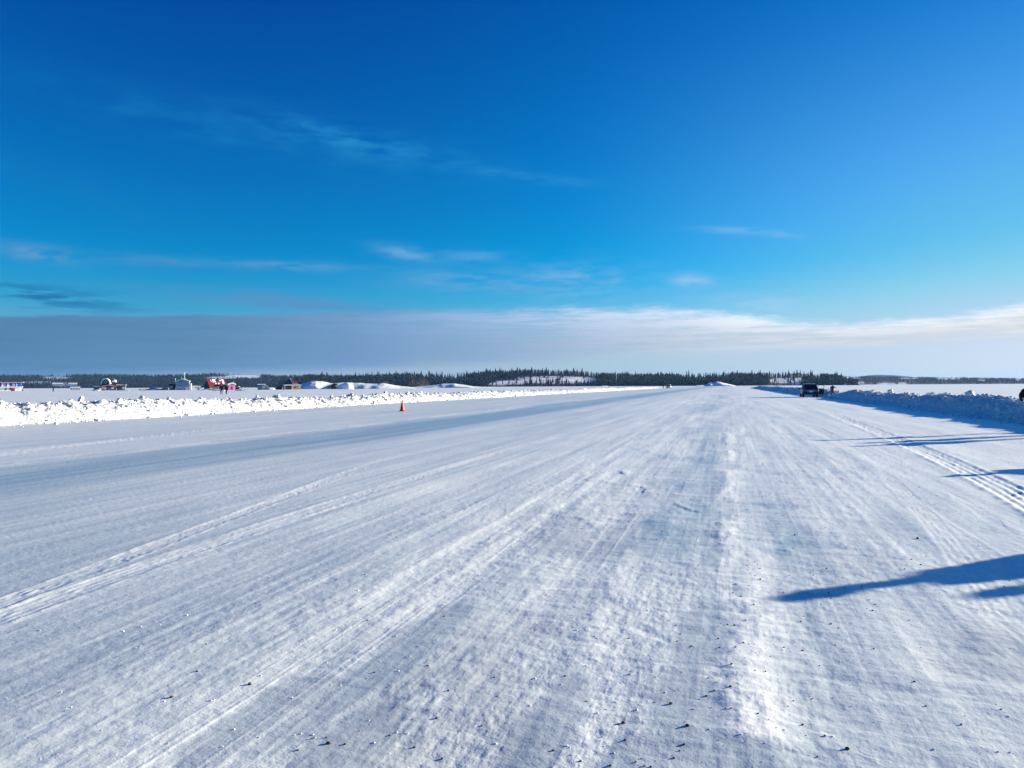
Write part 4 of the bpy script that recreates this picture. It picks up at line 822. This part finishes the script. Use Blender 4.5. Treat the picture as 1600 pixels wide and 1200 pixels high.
# pale sheds below the far-left wood
for i, (x, y, w_, lab) in enumerate(((112, 599.5, 12, 'white boxy building below the far left wood, the right one'), (88, 598.5, 14, 'long grey building below the far left wood'), (115.5, 606.2, 13, 'low blue-white trailer on the snow left of the maroon cabin'))):
    Dd = 1150 if i < 2 else 420
    rt, w, w2, d2, ro = cabin(x-w_/2, x+w_/2, Dd, 6 if i < 2 else 2.4, 3.2 if i < 2 else 1.3, .8 if i < 2 else .15, (W_pale, wallm('grey_siding', (.2, .23, .26)), W_pale)[i], W_trim, lab, ridge='x', over=.2, snow=.2, name='building' if i < 2 else 'trailer', cat='building' if i < 2 else 'trailer', z=4 if i < 2 else .1)
    for q in (-.3, 0, .3): window(rt, q*w, (1.9 if i < 2 else .8), 1.6 if i < 2 else .6, 1.2 if i < 2 else .5, -d2)
post(963, 905, 17, 'tall pale pole rising before the trees of the middle shore', 0, W_pipe, .12)

# ------------------------------------------------------------------ sky and sun
EXPO = 1.5; KS = 2/2**EXPO
w = bpy.data.worlds.new("World"); sc.world = w; w.use_nodes = True; nt = w.node_tree; N = nt.nodes.new; L = nt.links.new
bg = nt.nodes['Background']; bg.inputs[1].default_value = .05
sk = N('ShaderNodeTexSky'); sk.sky_type = 'NISHITA'; sk.sun_disc = False; sk.sun_elevation = SUN_EL; sk.sun_rotation = SUN_AZ; sk.ozone_density = 10; sk.dust_density = 0; sk.air_density = 1
def M(op, a, b=None, c=None, clamp=False):
    n = N('ShaderNodeMath'); n.operation = op; n.use_clamp = clamp
    for i, v in enumerate((a, b, c)):
        if v is None: continue
        if isinstance(v, (int, float)): n.inputs[i].default_value = v
        else: L(v, n.inputs[i])
    return n.outputs[0]
def VM(op, a, b):
    n = N('ShaderNodeVectorMath'); n.operation = op
    for i, v in enumerate((a, b)):
        if isinstance(v, tuple): n.inputs[i].default_value = v
        else: L(v, n.inputs[i])
    return n.outputs[0]
def SS(x, a, b):
    n = N('ShaderNodeMapRange'); n.interpolation_type = 'SMOOTHSTEP'; L(x, n.inputs[0])
    for i, v in ((1, a), (2, b)):
        if isinstance(v, (int, float)): n.inputs[i].default_value = v
        else: L(v, n.inputs[i])
    return n.outputs[0]
def MIX(f, a, b):
    n = N('ShaderNodeMix'); n.data_type = 'RGBA'
    for i, v in ((0, f), (6, a), (7, b)):
        if isinstance(v, tuple): n.inputs[i].default_value = v
        elif isinstance(v, (int, float)): n.inputs[i].default_value = v
        else: L(v, n.inputs[i])
    return n.outputs[2]
def s2l(c): c /= 255; return c/12.92 if c <= .04045 else ((c+.055)/1.055)**2.4
def WC(r, g, b_, k=10.0*2/2**EXPO): return (s2l(r)*k, s2l(g)*k, s2l(b_)*k, 1)
tc = N('ShaderNodeTexCoord'); sp = N('ShaderNodeSeparateXYZ'); L(tc.outputs['Generated'], sp.inputs[0])
az = M('ARCTAN2', sp.outputs[0], sp.outputs[1]); el = M('ARCSINE', sp.outputs[2])
def pa(px, py):
    d = ray(px, py).normalized(); return math.atan2(d.x, d.y), math.asin(d.z)
A0, A1 = R(-75), R(35); E1 = .20
t = M('DIVIDE', M('SUBTRACT', az, A0), A1-A0, clamp=True)
def curve(pts, smooth=True):
    fc = N('ShaderNodeFloatCurve'); c = fc.mapping.curves[0]; fc.mapping.use_clip = False
    ps = sorted(((pa(x, y)[0]-A0)/(A1-A0), pa(x, y)[1]/E1) for x, y in pts)
    c.points[0].location = (0, ps[0][1]); c.points[1].location = (1, ps[-1][1])
    for p_ in ps: c.points.new(*p_)
    for p_ in c.points: p_.handle_type = 'AUTO'
    fc.mapping.update(); L(t, fc.inputs[1]); return M('MULTIPLY', fc.outputs[0], E1)
uv = N('ShaderNodeCombineXYZ'); L(az, uv.inputs[0]); L(el, uv.inputs[1])
def NZ(sx, sy, det=6, rough=.55, off=0, rot=0):
    mp = N('ShaderNodeMapping'); mp.inputs['Scale'].default_value = (sx, sy, 1); mp.inputs['Location'].default_value = (off, off*.7, off*.3); mp.inputs['Rotation'].default_value = (0, 0, rot)
    L(uv.outputs[0], mp.inputs[0]); n = N('ShaderNodeTexNoise'); n.inputs['Scale'].default_value = 1; n.inputs['Detail'].default_value = det; n.inputs['Roughness'].default_value = rough; L(mp.outputs[0], n.inputs['Vector']); return n.outputs[0]
base = VM('MAXIMUM', VM('SUBTRACT', VM('MULTIPLY', sk.outputs[0], (8.0*KS, 3.2*KS, 2.0*KS)), (1.95*KS, 1.1*KS, .68*KS)), (0, .3*KS, 0))
base = VM('MINIMUM', base, (5*KS, 6.2*KS, 8.5*KS))
# pale veil of moisture low over the horizon
hzm = M('MULTIPLY', M('POWER', M('SUBTRACT', 1, SS(el, 0.0, .19)), 1.6), .46)
hcol = N('ShaderNodeValToRGB'); L(t, hcol.inputs[0]); cr = hcol.color_ramp
cr.elements[0].position = 0; cr.elements[0].color = tuple(v/10 for v in WC(110, 155, 195))[:3]+(1,); cr.elements[1].position = 1; cr.elements[1].color = tuple(v/10 for v in WC(225, 232, 236))[:3]+(1,)
for px, c_ in ((300, (125, 165, 200)), (1000, (170, 200, 222)), (1300, (206, 221, 226)), (1600, (255, 252, 243))):
    e = cr.elements.new((pa(px, 570)[0]-A0)/(A1-A0)); e.color = tuple(v/10 for v in WC(*c_))[:3]+(1,)
hc = VM('MULTIPLY', hcol.outputs[0], (10, 10, 10))
col = MIX(M('MULTIPLY', hzm, 1.6, clamp=True), base, hc)
col = MIX(M('MULTIPLY', M('MULTIPLY', SS(az, pa(850, 500)[0], pa(1800, 500)[0]), M('SUBTRACT', 1, SS(el, .03, .50))), .45), col, WC(172, 207, 240))
# streaks of high cirrus
def wisp(px, py, rx, ry, rot, amt, colr, sx=14, sy=60, lo=.42, hi=.72, off=0):
    rx *= .85; amt *= 1.25; sy *= 1.3; sx *= 1.4
    a, e = pa(px, py); ca, sa = math.cos(rot), math.sin(rot)
    dx = M('SUBTRACT', az, a); dy = M('SUBTRACT', el, e)
    u_ = M('DIVIDE', M('ADD', M('MULTIPLY', dx, ca), M('MULTIPLY', dy, sa)), rx/F); v_ = M('DIVIDE', M('SUBTRACT', M('MULTIPLY', dy, ca), M('MULTIPLY', dx, sa)), ry/F)
    g = M('POWER', 2.718, M('MULTIPLY', M('ADD', M('MULTIPLY', u_, u_), M('MULTIPLY', v_, v_)), -1))
    n_ = SS(NZ(sx, sy, 7, .6, off, -rot*1.0), lo, hi)
    global col
    col = MIX(M('MULTIPLY', M('MULTIPLY', g, n_), amt, clamp=True), col, WC(*colr))
wisp(330, 205, 260, 24, -.16, .55, (20, 130, 190), 10, 46, .35, .75, 1)
wisp(560, 225, 200, 22, -.14, .60, (40, 148, 205), 12, 60, .35, .7, 3)
wisp(820, 275, 120, 10, -.12, .35, (60, 160, 220), 14, 70, .4, .7, 5)
wisp(120, 300, 180, 18, -.25, .35, (20, 130, 185), 10, 40, .35, .75, 6)
wisp(60, 396, 55, 10, -.05, .6, (110, 160, 200), 18, 60, .3, .6, 7)
wisp(250, 408, 80, 8, 0, .5, (85, 150, 200), 14, 70, .3, .65, 8)
wisp(450, 415, 110, 8, 0, .6, (95, 160, 208), 12, 70, .3, .6, 9)
wisp(635, 396, 50, 10, -.15, .55, (120, 178, 222), 16, 60, .25, .6, 10)
wisp(740, 400, 60, 10, 0, .5, (100, 170, 220), 12, 60, .3, .65, 11)
wisp(760, 440, 150, 16, -.02, .6, (120, 172, 220), 10, 60, .3, .65, 12)
wisp(900, 440, 110, 26, 0, .45, (140, 190, 230), 14, 60, .35, .7, 13)
wisp(1080, 438, 34, 9, -.05, .55, (165, 203, 236), 24, 90, .25, .6, 14)
wisp(1150, 360, 60, 5, -.1, .5, (125, 185, 235), 16, 120, .3, .6, 15)
wisp(1225, 368, 26, 4, -.15, .5, (135, 190, 235), 20, 120, .25, .6, 16)
wisp(1200, 475, 70, 10, -.12, .6, (165, 208, 240), 20, 90, .35, .65, 17)
wisp(60, 462, 130, 14, -.08, .8, (30, 118, 175), 10, 90, .42, .6, 18)
wisp(440, 472, 170, 12, -.06, .85, (90, 145, 195), 8, 70, .3, .6, 19)
# the long cloud bank low over the horizon
top = curve([(0, 491), (120, 490), (250, 491), (330, 489), (430, 488), (520, 484), (620, 481), (720, 478), (850, 477), (960, 474), (1050, 476), (1130, 483), (1230, 491), (1330, 497), (1420, 492), (1500, 485), (1560, 475), (1600, 468), (1700, 455), (1900, 440)])
bot = curve([(0, 600), (200, 592), (500, 584), (700, 575), (850, 568), (1000, 559), (1150, 552), (1300, 547), (1390, 545), (1450, 538), (1520, 532), (1600, 530), (1900, 525)])
edge_n = M('MULTIPLY', M('SUBTRACT', NZ(18, 90, 10, .68, 20), .5), .030)
flat = SS(az, pa(300, 500)[0], pa(900, 500)[0])
edge_n = M('MULTIPLY', edge_n, M('ADD', M('MULTIPLY', flat, .9), .26))
up = SS(M('ADD', M('SUBTRACT', top, el), edge_n), 0.0, M('ADD', M('MULTIPLY', flat, .012), .005))
dn = SS(M('ADD', M('SUBTRACT', el, bot), M('MULTIPLY', M('SUBTRACT', NZ(12, 120, 6, .6, 25), .5), .012)), -.004, .014)
str_ = SS(NZ(8, 120, 10, .68, 30, .05), .34, .60)
thick = M('MULTIPLY', M('MULTIPLY', up, dn), M('ADD', M('MULTIPLY', str_, M('ADD', M('MULTIPLY', flat, .55), .04)), M('SUBTRACT', .94, M('MULTIPLY', flat, .42))), clamp=True)
cc = N('ShaderNodeValToRGB'); L(t, cc.inputs[0]); cr = cc.color_ramp
def st(px): return (pa(px, 520)[0]-A0)/(A1-A0)
cr.elements[0].position = 0; cr.elements[0].color = tuple(v/10 for v in WC(84, 130, 170))[:3]+(1,)
cr.elements[1].position = 1; cr.elements[1].color = tuple(v/10 for v in WC(238, 240, 243))[:3]+(1,)
for px, c_ in ((0, (82, 129, 170)), (300, (90, 136, 176)), (550, (112, 152, 194)), (750, (146, 178, 214)), (950, (190, 208, 232)), (1150, (224, 232, 242)), (1400, (230, 236, 242)), (1600, (240, 242, 244))):
    e = cr.elements.new(st(px)); e.color = tuple(v/10 for v in WC(*c_))[:3]+(1,)
cloudc = VM('MULTIPLY', cc.outputs[0], (10, 10, 10))
# the lower half of the bank is in its own shade
rel = SS(M('DIVIDE', M('SUBTRACT', el, bot), M('MAXIMUM', M('SUBTRACT', top, bot), .01)), .25, .95)
shade = M('ADD', .87, M('MULTIPLY', M('MULTIPLY', rel, flat), .28))
cl2 = N('ShaderNodeVectorMath'); cl2.operation = 'SCALE'; L(cloudc, cl2.inputs[0]); L(M('MULTIPLY', M('ADD', shade, M('MULTIPLY', M('SUBTRACT', 1, flat), .16)), M('ADD', .90, M('MULTIPLY', str_, .12))), cl2.inputs['Scale'])
col = MIX(thick, col, cl2.outputs[0])
L(col, bg.inputs[0])

hm = bpy.data.materials.new('thin_air'); hm.use_nodes = True; hn = hm.node_tree; hn.nodes.remove(hn.nodes['Principled BSDF'])
pv = hn.nodes.new('ShaderNodeVolumePrincipled'); pv.inputs['Color'].default_value = (.24, .50, 1, 1); pv.inputs['Density'].default_value = .00006; pv.inputs['Anisotropy'].default_value = .1
hn.links.new(pv.outputs[0], hn.nodes['Material Output'].inputs['Volume'])
tag(MB().box((0, 0, 29.5), (13000, 13000, 61)).obj('haze', hm), kind='stuff')
sun = bpy.data.lights.new('sun', 'SUN'); so = bpy.data.objects.new('sun', sun); COL.objects.link(so)
sun.energy = 5; sun.angle = R(.53); sun.color = (1, .87, .70)
d = Vector((math.sin(SUN_AZ)*math.cos(SUN_EL), math.cos(SUN_AZ)*math.cos(SUN_EL), math.sin(SUN_EL)))
so.rotation_euler = d.to_track_quat('Z', 'Y').to_euler(); so.location = (30, 20, 40)
vs = sc.view_settings; vs.view_transform = 'Standard'; vs.look = 'None'; vs.exposure = EXPO; vs.gamma = 1; vs.use_curve_mapping = False
sc.cycles.max_bounces = 6; sc.cycles.diffuse_bounces = 3; sc.cycles.glossy_bounces = 2; sc.cycles.use_denoising = True; sc.cycles.denoiser = 'OPENIMAGEDENOISE'; sc.cycles.denoising_input_passes = 'RGB_ALBEDO_NORMAL'; sc.cycles.sample_clamp_indirect = 3
